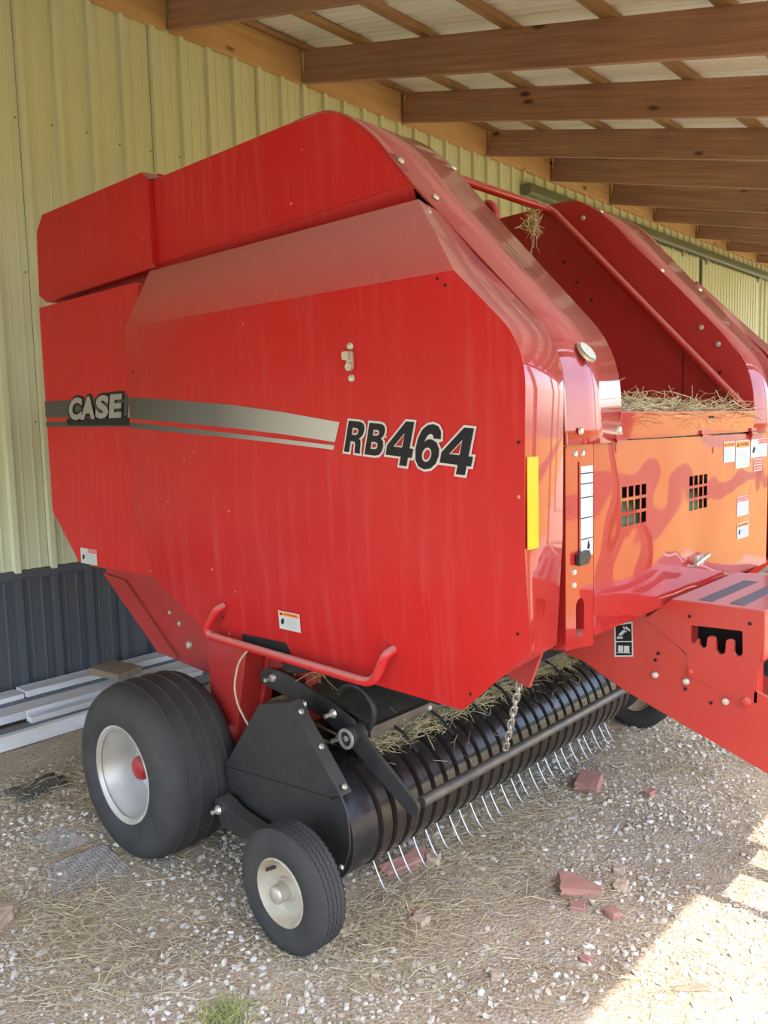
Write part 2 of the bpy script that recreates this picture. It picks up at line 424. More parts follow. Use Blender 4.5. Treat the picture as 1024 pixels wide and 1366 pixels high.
def tag(o, label=None, cat=None, group=None, kind=None):
    if label: o['label'] = label
    if cat: o['category'] = cat
    if group: o['group'] = group
    if kind: o['kind'] = kind
    return o


def empty(name, loc=(0, 0, 0)):
    o = bpy.data.objects.new(name, None); COL.objects.link(o); o.location = loc; o.empty_display_size = 0.2; return o


_glyphs = {}
def glyph(ch, bold=0.0, res=4):
    """2D triangles of a character of the built-in font, unit bounding box height of capitals ~ 0.73"""
    key = (ch, bold)
    if key not in _glyphs:
        cu = bpy.data.curves.new('glyph', 'FONT'); cu.body = ch; cu.size = 1.0; cu.offset = bold; cu.resolution_u = res; cu.fill_mode = 'FRONT'
        ob = bpy.data.objects.new('glyph', cu); COL.objects.link(ob)
        dg = bpy.context.evaluated_depsgraph_get(); me = bpy.data.meshes.new_from_object(ob.evaluated_get(dg))
        V = [(v.co.x, v.co.y) for v in me.vertices]; F = [tuple(p.vertices) for p in me.polygons]
        bpy.data.objects.remove(ob); bpy.data.curves.remove(cu); bpy.data.meshes.remove(me)
        _glyphs[key] = (V, F)
    return _glyphs[key]


def put_text(mb, txt, u, v, h, fn, w, mi=0, bold=0.0, width=None, shear=0.0, slope=0.0):
    """write txt starting at (u,v), capital height h, total width if given, slanted by shear, baseline slope"""
    pen = 0.0; gl = []
    for ch in txt:
        V, F = glyph(ch if ch != ' ' else 'I', bold)
        x0 = min(p[0] for p in V); x1 = max(p[0] for p in V)
        if ch != ' ': gl.append((V, F, pen - x0))
        pen += (x1 - x0) + 0.10
    k = h / 0.729; kx = k if width is None else width / (pen - 0.10)
    for V, F, off in gl:
        pts = []
        for x, y in V:
            X = (x + off) * kx + shear * y * k; Y = y * k
            pts.append(fn(u + X, v + Y + slope * X, w))
        mb.add(pts, F, mi)


def put_glyph(mb, ch, u0, u1, v, h, fn, w, bold, grow, mi, shear=0.0, slope=0.0):
    """one character fitted to the box u0..u1 x v..v+h (box measured for the un-grown bold glyph)"""
    V0, _ = glyph(ch, bold); V, F = glyph(ch, bold + grow)
    x0 = min(p[0] for p in V0); x1 = max(p[0] for p in V0); y0 = min(p[1] for p in V0); y1 = max(p[1] for p in V0)
    kx, ky = (u1 - u0) / (x1 - x0), h / (y1 - y0)
    mb.add([fn(u0 + (x - x0) * kx + shear * (y - y0) * ky, v + (y - y0) * ky + slope * (u0 + (x - x0) * kx), w) for x, y in V], F, mi)


# ------------------------------------------------------------------ ground
def ground_h(x, y):
    return 0.010 * noise.noise(Vector((x * 1.3, y * 1.3, 0.3))) + 0.006 * noise.noise(Vector((x * 5, y * 5, 1.3)))

gx = [-0.3 + 0.07 * i for i in range(91)]; gy = [-4 + 0.07 * i for i in range(180)]
gx = [-14, -8, -3] + gx + [8, 12, 20, 40, 90]; gy = [-90, -40, -20, -8] + gy + [12, 18, 30, 60, 90]
gv = [(x, y, ground_h(x, y) if -0.3 <= x <= 6 and -4 <= y <= 8.5 else 0.0) for x in gx for y in gy]
ny = len(gy)
gf = [(i * ny + j, (i + 1) * ny + j, (i + 1) * ny + j + 1, i * ny + j + 1) for i in range(len(gx) - 1) for j in range(ny - 1)]
g = MB(); g.add(gv, gf)
ground = tag(g.build('floor', 'ground', smooth=60, recalc=False), 'brown dirt and gravel ground with dry grass beyond', kind='structure')

# ------------------------------------------------------------------ wall
def ribbed_profile(width, pitch=0.2286, depth=0.031, minor=2):
    pts = []; n = round(width / pitch)
    for i in range(n):
        y = i * pitch
        pts += [(y - 0.023, 0), (y - 0.017, depth), (y + 0.017, depth), (y + 0.023, 0)]
        for k in range(1, minor + 1):
            c = y + pitch * k / (minor + 1)
            pts += [(c - 0.010, 0), (c - 0.005, 0.0035), (c + 0.005, 0.0035), (c + 0.010, 0)]
    pts.append((n * pitch - 0.026, 0))
    return pts

wall = tag(empty('wall_back'), 'tan ribbed steel shed wall behind the baler', kind='structure')
prof = ribbed_profile(0.9144)
WZ0, WZ1 = 0.83, 4.66
mb = MB(); mb.loft([[(d, y, WZ0) for y, d in prof], [(d, y, WZ1) for y, d in prof]])
p0 = mb.build('wall_panel', 'tan_wall', wall, smooth=0, recalc=False)
mb = MB(); mb.loft([[(d, y, -0.02) for y, d in prof], [(d, y, 0.80) for y, d in prof]])
q0 = mb.build('wainscot_panel', 'blue_wall', wall, smooth=0, recalc=False)
K0, K1 = -5, 18
p0.location.y = K0 * 0.9144; q0.location.y = K0 * 0.9144
for k in range(K0 + 1, K1):
    c = link_mesh('wall_panel', p0.data, wall); c.location.y = k * 0.9144
    c = link_mesh('wainscot_panel', q0.data, wall); c.location.y = k * 0.9144
mb = MB(); mb.prism([(0.0, 0.785), (0.024, 0.785), (0.030, 0.800), (0.024, 0.835), (0.0, 0.845)], K0 * 0.9144, K1 * 0.9144, lambda u, v, w: (u, w, v))
mb.build('trim_strip', 'blue_wall', wall)
# wall screws on the ribs
sc = MB()
for n_ in range(-16, 40):
    for z in (1.75, 2.65, 3.55):
        sc.lathe([(0, 0.0), (0, 0.006), (0.003, 0.006), (0.005, 0.003)], (0.0, n_ * 0.2286 - 0.045, z + 0.01 * ((n_ * 7) % 3)), 6, axis='x', closed=False)
tag(sc.build('wall_screws', 'track', wall, smooth=0), kind='stuff')
# wall body behind the sheets (keeps light out)
mb = MB(); mb.box((-0.16, K0 * 0.9144, -0.05), (-0.004, K1 * 0.9144, 4.9)); mb.build('wall_backing', 'track', wall, smooth=0)

# unseen ribbed panels added over the open end to block high sky light
wl_ = tag(empty('sky_block_wall'), 'unseen tan ribbed panel added over the open end to block sky light', kind='structure')
mb = MB(); mb.loft([[(d, y, 1.85) for y, d in prof], [(d, y, WZ1) for y, d in prof]]); w0 = mb.build('sky_block_panel', 'tan_wall', wl_, smooth=0, recalc=False)
for k in range(6):
    c = w0 if k == 0 else link_mesh('sky_block_panel', w0.data, wl_); c.location = (0.05 + k * 0.9144, -3.0, 0); c.rotation_euler = (0, 0, -math.pi / 2); c.scale = (-1, 1, 1)

# sliding door and its track on the far part of the wall
door = tag(empty('door_1', (0, 0, 0)), 'tan ribbed sliding shed door under a green track', kind='structure')
dp = ribbed_profile(2.5146, 0.127, 0.010, 0)
mb = MB(); mb.loft([[(0.062 + d, y, 0.05) for y, d in dp], [(0.062 + d, y, 4.08) for y, d in dp]])
d0 = mb.build('door_leaf', 'tan_wall', door, smooth=0, recalc=False, solid=0.02); d0.location.y = 10.42
d1 = link_mesh('door_leaf', d0.data, door); d1.location = (0.0, 7.75, 0)
tr = MB(); tr.prism(fillet([(0.02, 4.225), (0.135, 4.225), (0.145, 4.12), (0.11, 4.10), (0.02, 4.12)], 0.02, 3, True), 5.42, 16.0, lambda u, v, w: (u, w, v))
tr.build('door_track', 'track', door)
for yb in (9.6, 10.5, 12.9):
    b_ = MB(); b_.box((0.03, yb, 4.02), (0.10, yb + 0.05, 4.12)); b_.build('track_bracket', 'steel', door, bevel=0.004)

# ------------------------------------------------------------------ roof of the lean-to
roof = tag(empty('ceiling'), 'open timber rafters under pale steel roofing', kind='structure')
SL = 0.2458; ANG = math.atan(SL)
RY = [-2.92, -1.38, -0.18, 1.018, 2.242, 3.437, 4.746, 5.981, 7.402, 8.67, 10.164, 11.468, 12.9, 14.3]
XE = 5.55
RL = (XE - 0.045) / math.cos(ANG)
mb = MB(); mb.box((0, 0, 0), (RL, 0.045, 0.243)); rf0 = mb.build('rafter', 'rafter', roof, bevel=0.003, bseg=1)
for i, y in enumerate(RY):
    o = rf0 if i == 0 else link_mesh('rafter', rf0.data, roof)
    if i: 
        md = o.modifiers.new('bevel', 'BEVEL'); md.width = 0.003; md.segments = 1
    o.location = (0.045, y, 4.372); o.rotation_euler = (0, ANG, 0)
for i in range(len(RY) - 1):
    b_ = MB(); L_ = RY[i + 1] - RY[i] - 0.045; b_.box((0, -0.04, 0), (L_, 0, 0.262))
    o = b_.build('blocking_board', 'ledger', roof, bevel=0.003, bseg=1); o.location = (0.005, RY[i] + 0.045, 4.372); o.rotation_euler = (0, 0, math.pi / 2)
zt = lambda x: 4.372 + 0.243 / math.cos(ANG) - SL * (x - 0.045)
for X in (0.06, 0.665, 1.30, 1.96, 2.64, 3.30, 3.96, 4.62, 5.28):
    mb = MB(); mb.box((0, -0.045, 0), (17.7, 0.045, 0.038)); o = mb.build('purlin', 'purlin', roof, bevel=0.002, bseg=1)
    o.location = (X, -3.0, zt(X))
    R3 = Matrix(((0, -math.cos(ANG), math.sin(ANG)), (1, 0, 0), (0, math.sin(ANG), math.cos(ANG))))   # local x along the wall, local z square to the slope
    o.rotation_euler = R3.to_euler()
rp = ribbed_profile(0.9144, 0.2286, 0.019, 2)[:-1] + [(0.9144 - 0.023, 0), (0.9144 - 0.017, 0.019), (0.9144 + 0.017, 0.019), (0.9144 + 0.023, 0), (0.9144 + 0.04, 0)]   # last rib laps the next sheet
mb = MB(); LR = (XE + 0.12) / math.cos(ANG)
mb.loft([[(0, y, -0.0 + d) for y, d in rp], [(LR, y, d) for y, d in rp]])
r0 = mb.build('roof_sheet', 'roof', roof, smooth=0, recalc=False)
for k in range(-4, 16):
    o = r0 if k == -4 else link_mesh('roof_sheet', r0.data, roof)
    o.location = (0.0, k * 0.9144 + 0.62, zt(0) + 0.042 + 0.002 * (k % 2)); o.rotation_euler = (0, ANG, 0)
# eave header and posts (the open side, behind the camera)
mb = MB(); mb.box((0, 0, 0.13), (17.6, 0.09, 0.28)); o = mb.build('eave_beam', 'rafter', roof, bevel=0.004)
o.location = (XE - 0.02, -3.0, 4.372 - SL * (XE - 0.045) - 0.28 + 0.02); o.rotation_euler = (0, 0, math.pi / 2)
for yp in (-2.85, 3.2, 7.4, 11.5):
    mb = MB(); mb.box((-0.07, -0.07, -0.05), (0.07, 0.07, 2.80)); o = mb.build('post', 'rafter', roof, bevel=0.004); o.location = (XE - 0.07, yp, 0)

# ------------------------------------------------------------------ the baler
YC = 0.51
baler = tag(empty('round_baler', (2.6, YC, 0)), 'large red round hay baler parked with its rear to the tan wall', 'baler')
BL = Vector((2.6, YC, 0))
def mir(y): return 2 * YC - y


def part(mb, name, mats, parent=None, **k):
    o = mb.build(name, mats, None, **k)
    par = parent or baler
    o.parent = par
    if par is baler: o.matrix_parent_inverse = Matrix.Translation(-BL)
    return o


def sub(mb, name, mats, parent, **k): return part(mb, name, mats, parent, **k)


def bolt(mb, c, d, r=0.011, mi=0):
    """small domed bolt head at c pointing along d"""
    d = Vector(d).normalized(); a = d.orthogonal().normalized(); b = d.cross(a); c = Vector(c); n = 8
    vs = [c + r * (math.cos(2 * math.pi * k / n) * a + math.sin(2 * math.pi * k / n) * b) for k in range(n)]
    vs += [c + d * r * 0.55 + 0.75 * r * (math.cos(2 * math.pi * k / n) * a + math.sin(2 * math.pi * k / n) * b) for k in range(n)] + [c + d * r * 0.75]
    fs = [(k, (k + 1) % n, n + (k + 1) % n, n + k) for k in range(n)] + [(n + k, n + (k + 1) % n, 2 * n) for k in range(n)]
    mb.add(vs, fs, mi)


def bolts(parent, specs, m_='steel', name='bolt', stem=0.0):
    for c, d, r in specs:
        mb = MB(); bolt(mb, c, d, r)
        if stem: mb.tube([Vector(c), Vector(c) + Vector(d).normalized() * stem], r * 0.45, 8)
        part(mb, name, m_, parent)


def label(parent, fn, u0, v0, u1, v1, head, word='WARNING', name='warning_label', pic=True, split=None):
    """printed safety label on a plate: white body, coloured header, rows of print"""
    mb = MB(); hd = 0.26 * (v1 - v0)
    mb.prism(rect(u0, v0, u1, v1), 0.0, 0.0012, fn, mi=0)
    w = (u1 - u0); hx = u0 if not split else u0 + split * w
    mb.flat(rect(hx + 0.004 * 1, v1 - hd, u1 - 0.003, v1 - 0.003), fn, 0.0016, 1)
    hw = u1 - hx
    mb.flat([(hx + 0.07 * hw, v1 - hd * 0.82), (hx + 0.22 * hw, v1 - hd * 0.82), (hx + 0.145 * hw, v1 - hd * 0.22)], fn, 0.0020, 2 if head == 'orange' else 0)
    put_text(mb, word, hx + 0.28 * hw, v1 - hd * 0.8, hd * 0.5, fn, 0.0020, 2 if head == 'orange' else 0, 0.01, width=0.62 * hw)
    y = v1 - hd * 1.35
    px = 0.36 if pic else 0.1
    if pic:
        mb.flat([(u0 + 0.10 * w, v0 + 0.30 * (v1 - v0)), (u0 + 0.2 * w, v0 + 0.25 * (v1 - v0)), (u0 + 0.28 * w, v0 + 0.5 * (v1 - v0)), (u0 + 0.2 * w, v0 + 0.62 * (v1 - v0)), (u0 + 0.13 * w, v0 + 0.52 * (v1 - v0))], fn, 0.0020, 2)
    row = (v1 - v0) * 0.085
    i = 0
    while y > v0 + row:
        mb.flat(rect(u0 + px * w, y - row * 0.42, u1 - (0.08 + 0.12 * ((i * 7) % 3) / 2) * w, y), fn, 0.0020, 3)
        y -= row; i += 1
    return sub(mb, name, ['white', head, 'ink', 'inkgrey'], parent, smooth=0, recalc=False)


# ---- side shields (near: built with everything on it; far: mirrored shell)
YS, YF = -0.62, -0.43
CR, CF = (2.075, 2.072), (3.680, 2.057)
fcurve = fillet([CF, (3.894, 1.852), (3.885, 1.362)], 0.105, 8)
def shield_shell(fy):
    mb = MB()
    M_ = (2.070, 1.362); lowY = lambda z: YS + (1.362 - z) * 0.055
    main = [CR] + fcurve + [M_]
    mb.flat(main[::-1], lambda u, v, w: (u, fy(YS), v))
    F5, D, E_, G_ = (3.893, 1.086), (3.668, 0.879), (2.502, 0.906), (2.170, 1.085)
    low = [M_, fcurve[-1], F5, D, E_, G_]
    mb.flat(low, lambda u, v, w: (u, fy(lowY(v)), v))
    T1, T2 = (2.080, -0.500, 2.300), (3.468, -0.500, 2.298)
    mb.add([(CR[0], fy(YS), CR[1]), (CF[0], fy(YS), CF[1]), (T2[0], fy(T2[1]), T2[2]), (T1[0], fy(T1[1]), T1[2])], [(0, 1, 2, 3)])
    nr = [(x, fy(YS), z) for x, z in fcurve] + [(F5[0], fy(lowY(F5[1])), F5[1])]
    inner = fillet([(3.625, 2.115), (3.886, 1.858), (3.881, 1.362)], 0.12, 8) + [(3.862, 1.060)]
    fr = [(x, fy(YF), z) for x, z in inner]
    mb.loft([[(T2[0], fy(T2[1]), T2[2])] + nr, [(3.492, fy(-0.445), 2.268)] + fr], 1)
    # bottom return running back along the cut corner
    mb.add([(F5[0], fy(lowY(F5[1])), F5[1]), (D[0], fy(lowY(D[1])), D[1]), (D[0] - 0.02, fy(-0.56), D[1] + 0.02), (3.862, fy(YF), 1.060)], [(0, 1, 2, 3)])
    bm = MB(); bm.v, bm.f, bm.mi = mb.v, mb.f, mb.mi
    return bm

sh = shield_shell(lambda y: y)
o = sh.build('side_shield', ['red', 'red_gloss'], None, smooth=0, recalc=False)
bm = bmesh.new(); bm.from_mesh(o.data); bmesh.ops.remove_doubles(bm, verts=bm.verts, dist=0.0015); bmesh.ops.recalc_face_normals(bm, faces=bm.faces)
bmesh.ops.dissolve_limit(bm, angle_limit=0.01, verts=bm.verts, edges=bm.edges)
bm.to_mesh(o.data); bm.free()
o.data.polygons.foreach_set('use_smooth', [True] * len(o.data.polygons)); o.data.set_sharp_from_angle(angle=math.radians(14))
for mdn, kk in (('SOLIDIFY', {'thickness': 0.010, 'offset': 0}), ('BEVEL', {'width': 0.004, 'segments': 2, 'limit_method': 'ANGLE', 'angle_limit': math.radians(28)})):
    md = o.modifiers.new(mdn, mdn)
    for a_, b_ in kk.items(): setattr(md, a_, b_)
shield = o; o.parent = baler; o.matrix_parent_inverse = Matrix.Translation(-BL)
o2 = shield_shell(mir).build('side_shield', ['red', 'red_gloss'], None, smooth=0)
md = o2.modifiers.new('solid', 'SOLIDIFY'); md.thickness = 0.010; md.offset = 0
o2.parent = baler; o2.matrix_parent_inverse = Matrix.Translation(-BL)

fs = side(YS - 0.0055)
mb = MB()
tp = [(2.078, 1.803), (2.40, 1.779), (2.730, 1.750), (3.0, 1.716), (3.249, 1.679)]; bt = [(2.078, 1.720), (2.40, 1.697), (2.730, 1.671), (3.0, 1.646), (3.227, 1.620)]
for i in range(4): mb.prism([tp[i], tp[i + 1], bt[i + 1], bt[i]], 0, 0.0006, fs)
sub(mb, 'decal_stripe', 'stripe', shield, smooth=0)
mb = MB()
tp = [(2.078, 1.706), (2.40, 1.680), (2.723, 1.654), (3.0, 1.630), (3.224, 1.610)]; bt = [(2.078, 1.683), (2.40, 1.661), (2.722, 1.638), (3.0, 1.616), (3.219, 1.597)]
for i in range(4): mb.prism([tp[i], tp[i + 1], bt[i + 1], bt[i]], 0, 0.0006, fs)
sub(mb, 'decal_stripe', 'stripe', shield, smooth=0)
# model lettering RB464: black italic with a silver outline
mb = MB()
SLP = -0.094
LET = {
 'R': ([(0, 0), (0, 1), (.60, 1), (.78, .975), (.91, .89), (.95, .75), (.92, .62), (.84, .53), (.72, .475), (.82, .42), (.86, .32), (.87, .12), (.92, 0), (.61, 0), (.585, .10), (.575, .25), (.53, .335), (.44, .36), (.29, .36), (.29, 0)],
       [[(.29, .57), (.52, .57), (.61, .605), (.64, .68), (.61, .755), (.52, .79), (.29, .79)]]),
 'B': ([(0, 0), (0, 1), (.58, 1), (.77, .975), (.89, .89), (.92, .765), (.88, .64), (.76, .55), (.90, .47), (.96, .32), (.92, .15), (.80, .04), (.60, 0)],
       [[(.29, .62), (.51, .62), (.60, .65), (.625, .71), (.60, .77), (.51, .80), (.29, .80)], [(.29, .20), (.53, .20), (.625, .235), (.655, .31), (.625, .385), (.53, .42), (.29, .42)]]),
 '4': ([(.58, 0), (.86, 0), (.86, .20), (1, .20), (1, .41), (.86, .41), (.86, 1), (.56, 1), (0, .43), (0, .20), (.58, .20)], [[(.58, .41), (.25, .41), (.58, .74)]]),
 '6': ([(.95, .70), (.66, .70), (.60, .78), (.50, .80), (.39, .75), (.315, .60), (.43, .665), (.58, .68), (.80, .62), (.95, .48), (.98, .32), (.92, .14), (.75, .02), (.50, -.02), (.25, .03), (.08, .18), (.01, .42), (.04, .68), (.15, .88), (.34, .99), (.55, 1.02), (.76, .98), (.90, .87)],
       [[(.50 + .19 * math.cos(a), .32 + .165 * math.sin(a)) for a in np.linspace(0, 2 * math.pi, 16, endpoint=False)]])}
def grow_poly(P, d):
    """offset a closed 2D outline outward by d (mitred, limited)"""
    n = len(P); ar = sum(P[i][0] * P[(i + 1) % n][1] - P[(i + 1) % n][0] * P[i][1] for i in range(n)); sg = 1 if ar > 0 else -1; out = []
    for i in range(n):
        a, b, c = Vector(P[i - 1]), Vector(P[i]), Vector(P[(i + 1) % n]); e1, e2 = (b - a).normalized(), (c - b).normalized()
        n1, n2 = Vector((e1.y, -e1.x)) * sg, Vector((e2.y, -e2.x)) * sg; h = n1 + n2
        if h.length < 1e-4: h = n1
        h.normalize(); out.append(tuple(b + h * min(d / max(h.dot(n1), 0.45), 2.0 * d)))
    return out
for grow, w, mi in ((0.0062, 0.0007, 0), (0.0, 0.0022, 1)):
    for ch, u0, u1, v, h in (('R', 3.266, 3.338, 1.592, 0.091), ('B', 3.350, 3.420, 1.592, 0.091),
                             ('4', 3.427, 3.524, 1.574, 0.122), ('6', 3.531, 3.617, 1.575, 0.118), ('4', 3.622, 3.726, 1.572, 0.122)):
        o_, hs = LET[ch]; w += 0.0002
        if ch == '6' and grow: o_ = [o_[0], (.80, .655)] + o_[8:]
        mp_ = lambda p: (u0 + p[0] * (u1 - u0) + 0.26 * p[1] * h, v - 3.262 * SLP + p[1] * h + SLP * (u0 + p[0] * (u1 - u0)))
        o2 = [mp_(p) for p in o_]; h2 = [[mp_(p) for p in q] for q in hs]
        if grow: o2 = grow_poly(o2, grow); h2 = [grow_poly(q, -grow * 0.45) for q in h2]
        mb.prism(o2, w - 0.0001, w, fs, h2, mi)
tag(sub(mb, 'model_lettering', ['silver', 'ink'], shield, smooth=0, recalc=False), 'black slanted RB464 lettering with silver outline')
# latch, warning label, grab rail, bolts
mb = MB(); bolt(mb, (3.303, YS - 0.005, 1.898), (0, -1, 0), 0.012); bolt(mb, (3.305, YS - 0.005, 1.806), (0, -1, 0), 0.012)
mb.prism(fillet(rect(3.292, 1.832, 3.316, 1.884), 0.008, 3, True), 0, 0.008, fs); mb.prism(fillet(rect(3.288, 1.858, 3.314, 1.882), 0.006, 3, True), 0.006, 0.022, fs)
mb.lathe([(0.0, 0.012), (-0.014, 0.012), (-0.014, 0.006), (-0.010, 0.0)], (3.306, YS - 0.008, 1.838), 12, closed=False)
tag(sub(mb, 'latch', 'steel', shield), 'small bright metal latch')
label(shield, lambda u, v, w: (u, YS + (1.362 - v) * 0.055 - 0.0065 - w, v), 2.915, 0.998, 3.020, 1.060, 'orange', 'WARNING')
mb = MB()
hp = [(2.612, -0.606, 1.034), (2.605, -0.636, 1.024), (2.547, -0.644, 0.950), (2.560, -0.644, 0.926), (2.70, -0.644, 0.922), (3.0, -0.644, 0.914), (3.30, -0.644, 0.906), (3.348, -0.644, 0.906), (3.375, -0.644, 0.916), (3.396, -0.644, 0.940), (3.420, -0.636, 0.998), (3.424, -0.600, 1.008)]
mb.tube(fillet(hp, 0.02, 4), 0.0145, 12); sub(mb, 'grab_rail', 'red', shield)
mb = MB(); mb.prism(fillet([(2.70, 0.912), (2.705, 0.945), (2.94, 0.950), (2.962, 0.912)], 0.008, 3, True), 0, 0.0012, lambda u, v, w: (u, YS + (1.362 - v) * 0.055 - 0.006 - w, v))
sub(mb, 'access_slot', 'dark', shield, smooth=0)
mb = MB(); mb.prism(rect(-0.616, 1.346, -0.566, 1.578), 0.0055, 0.0075, lambda u, v, w: (3.888 + w, u, v)); tag(sub(mb, 'reflector', 'yellow', shield, smooth=0), 'yellow reflector strip')
mb = MB()
for x, z in ((3.655, 2.025), (3.63, 2.045), (3.876, 1.615), (3.70, 0.93), (3.86, 1.125), (2.6, 0.99), (2.12, 1.9)):
    mb.prism([(x + 0.0042 * math.cos(a), z + 0.0042 * math.sin(a)) for a in np.linspace(0, 2 * math.pi, 8, endpoint=False)], 0, 0.001, side(YS + max(0, 1.362 - z) * 0.055 - 0.006))
tag(sub(mb, 'rivet_holes', 'dark', shield, smooth=0), kind='stuff')

# ---- upper side panels
def upper_front(fy, parent=None):
    mb = MB()
    outer = fillet([(2.050, 2.338), (2.055, 2.668), (3.085, 2.673), (3.245, 2.558), (3.425, 2.350), (3.400, 2.372)], [0, 0, 0.11, 0.07, 0, 0], 6)
    mb.prism(outer, 0, 0.03, lambda u, v, w: (u, fy(-0.45 + w), v))
    # recessed lower return
    mb.add([(2.05, fy(-0.447), 2.339), (3.40, fy(-0.447), 2.373), (3.40, fy(-0.40), 2.27), (2.05, fy(-0.40), 2.27)], [(0, 1, 2, 3)])
    return part(mb, 'upper_side_panel', 'red', smooth=20, bevel=0.0)
upf = upper_front(lambda y: y); upper_front(mir)
def upper_rear(fy):
    mb = MB()
    mb.prism(fillet([(1.120, 2.298), (1.047, 2.340), (1.068, 2.634), (1.134, 2.704), (2.004, 2.706), (2.050, 2.668), (2.052, 2.322)], 0), 0, 0.04, lambda u, v, w: (u, fy(-0.47 + w), v))
    mb.add([(2.004, fy(-0.47), 2.706), (2.050, fy(-0.47), 2.668), (2.085, fy(-0.43), 2.672), (2.050, fy(-0.36), 2.70)], [(0, 1, 2, 3)])
    return part(mb, 'tailgate_upper_panel', 'red', smooth=20, bevel=0.003)
upr = upper_rear(lambda y: y); upper_rear(mir)
mb = MB(); mb.tube([(2.056, -0.474, 2.664), (2.056, -0.474, 2.34), (2.07, -0.474, 2.318)], 0.005, 6); sub(mb, 'edge_bead', 'red', upr)
mb = MB(); mb.box((1.10, -0.42, 2.69), (2.05, -0.10, 2.70)); mb.box((2.05, -0.42, 2.655), (3.0, -0.10, 2.665)); part(mb, 'top_cover', 'red', smooth=0)
mb = MB(); mb.box((1.10, mir(-0.10), 2.69), (2.05, mir(-0.42), 2.70)); mb.box((2.05, mir(-0.10), 2.655), (3.0, mir(-0.42), 2.665)); part(mb, 'top_cover', 'red', smooth=0)

# ---- rear (tailgate) side panels with the maker's decal
def tail_side(fy):
    mb = MB()
    mb.prism([(1.226, 2.252), (2.068, 2.254), (2.068, 2.06), (2.30, 2.04), (2.30, 1.060), (2.050, 1.077), (1.454, 1.079), (1.226, 1.303)], 0, 0.03, lambda u, v, w: (u, fy(-0.56 + w), v))
    return part(mb, 'tailgate_side_panel', 'red', smooth=0, bevel=0.005)
ts = tail_side(lambda y: y); tail_side(mir)
ft = side(-0.5615)
mb = MB()
mb.prism([(1.2265, 1.822), (1.45, 1.818), (2.25, 1.822), (2.25, 1.722), (1.2265, 1.746)], 0, 0.0006, ft)
mb.prism([(1.2265, 1.727), (2.25, 1.708), (2.25, 1.683), (1.2265, 1.702)], 0, 0.0006, ft)
dk = sub(mb, 'decal_stripe', 'stripe', ts, smooth=0)
mb = MB()
for grow, w, mi in ((0.085, 0.0012, 0), (0.0, 0.004, 1)):
    for ch, u0, u1 in (('C', 1.452, 1.570), ('A', 1.562, 1.690), ('S', 1.692, 1.800), ('E', 1.806, 1.905), ('I', 1.960, 1.992), ('H', 2.020, 2.140)):
        put_glyph(mb, ch, u0, u1, 1.728, 0.098, ft, w, 0.05, grow, mi, shear=0.22)
mb.flat([(1.43, 1.706), (2.2, 1.690), (2.2, 1.735), (1.43, 1.735)], ft, 0.001, 0)
tag(sub(mb, 'brand_lettering', ['ink', 'silver_dull'], ts, smooth=0, recalc=False), 'silver block lettering on a black band')
label(ts, ft, 1.482, 1.080, 1.626, 1.150, 'lred', 'DANGER', split=0.45)

# ---- chassis below the tailgate
def frame_side(fy):
    mb = MB()
    mb.prism([(1.335, 1.08), (1.30, 0.98), (1.765, 0.655), (2.11, 0.63), (2.75, 0.70), (2.75, 1.08)], 0, 0.02, lambda u, v, w: (u, fy(-0.35 + w), v))
    mb.prism([(1.30, 0.985), (1.765, 0.66), (1.915, 0.66), (1.50, 0.97)], 0, 0.05, lambda u, v, w: (u, fy(-0.365 + w), v))
    o = part(mb, 'chassis_side_plate', 'red_frame', smooth=0, bevel=0.004)
    return o
fsd = frame_side(lambda y: y); frame_side(mir)
bolts(fsd, [((x, -0.352, z), (0, -1, 0), r) for x, z, r in ((1.86, 0.86, 0.012), (1.93, 0.82, 0.013), (2.00, 0.735, 0.02))])
def axle_post(fy):
    mb = MB()
    a = [(2.27, 1.0), (2.60, 1.0), (2.54, 0.84), (2.42, 0.36), (2.30, 0.36), (2.28, 0.84)]
    mb.prism(a, 0, 0.10, lambda u, v, w: (u, fy(-0.46 + w), v))
    mb.prism([(2.42, 0.90), (2.58, 0.90), (2.50, 0.60), (2.44, 0.45)], 0, 0.05, lambda u, v, w: (u, fy(-0.36 + w), v))
    return part(mb, 'axle_post', 'red_frame', smooth=0, bevel=0.006)
axle_post(lambda y: y); axle_post(mir)
mb = MB(); mb.tube([(2.30, -0.60, 0.37), (2.30, mir(-0.60), 0.37)], 0.045, 14); mb.box((2.16, -0.34, 0.50), (2.30, mir(-0.34), 0.66)); part(mb, 'axle', 'red_frame', bevel=0.004)
mb = MB(); mb.lathe([(-0.05, 0.0), (-0.05, 0.035), (0.05, 0.035), (0.05, 0.0)], (2.42, -0.50, 0.47), 14, closed=False); part(mb, 'hub_boss', 'red_frame'); mb = MB(); mb.lathe([(-0.04, 0.0), (-0.04, 0.05), (0.04, 0.05), (0.04, 0.0)], (2.18, -0.48, 0.53), 14, closed=False)
part(mb, 'hub_boss', 'red_frame')
# body core: bale chamber walls, dark inside
mb = MB()
mb.box((1.25, -0.40, 1.02), (3.05, mir(-0.40), 1.95)); mb.box((1.12, -0.42, 1.9), (3.05, -0.10, 2.66)); mb.box((1.12, mir(-0.10), 1.9), (3.05, mir(-0.42), 2.66))
mb.box((3.0, -0.40, 1.05), (3.62, -0.10, 2.0)); mb.box((3.0, mir(-0.10), 1.05), (3.62, mir(-0.40), 2.0))
part(mb, 'bale_chamber', 'red_frame', smooth=0)
mb = MB(); mb.box((2.3, -0.30, 0.74), (3.35, mir(-0.30), 1.04)); mb.box((2.5, -0.16, 0.35), (2.75, mir(-0.16), 0.80)); part(mb, 'feeder_housing', 'dark', smooth=0)
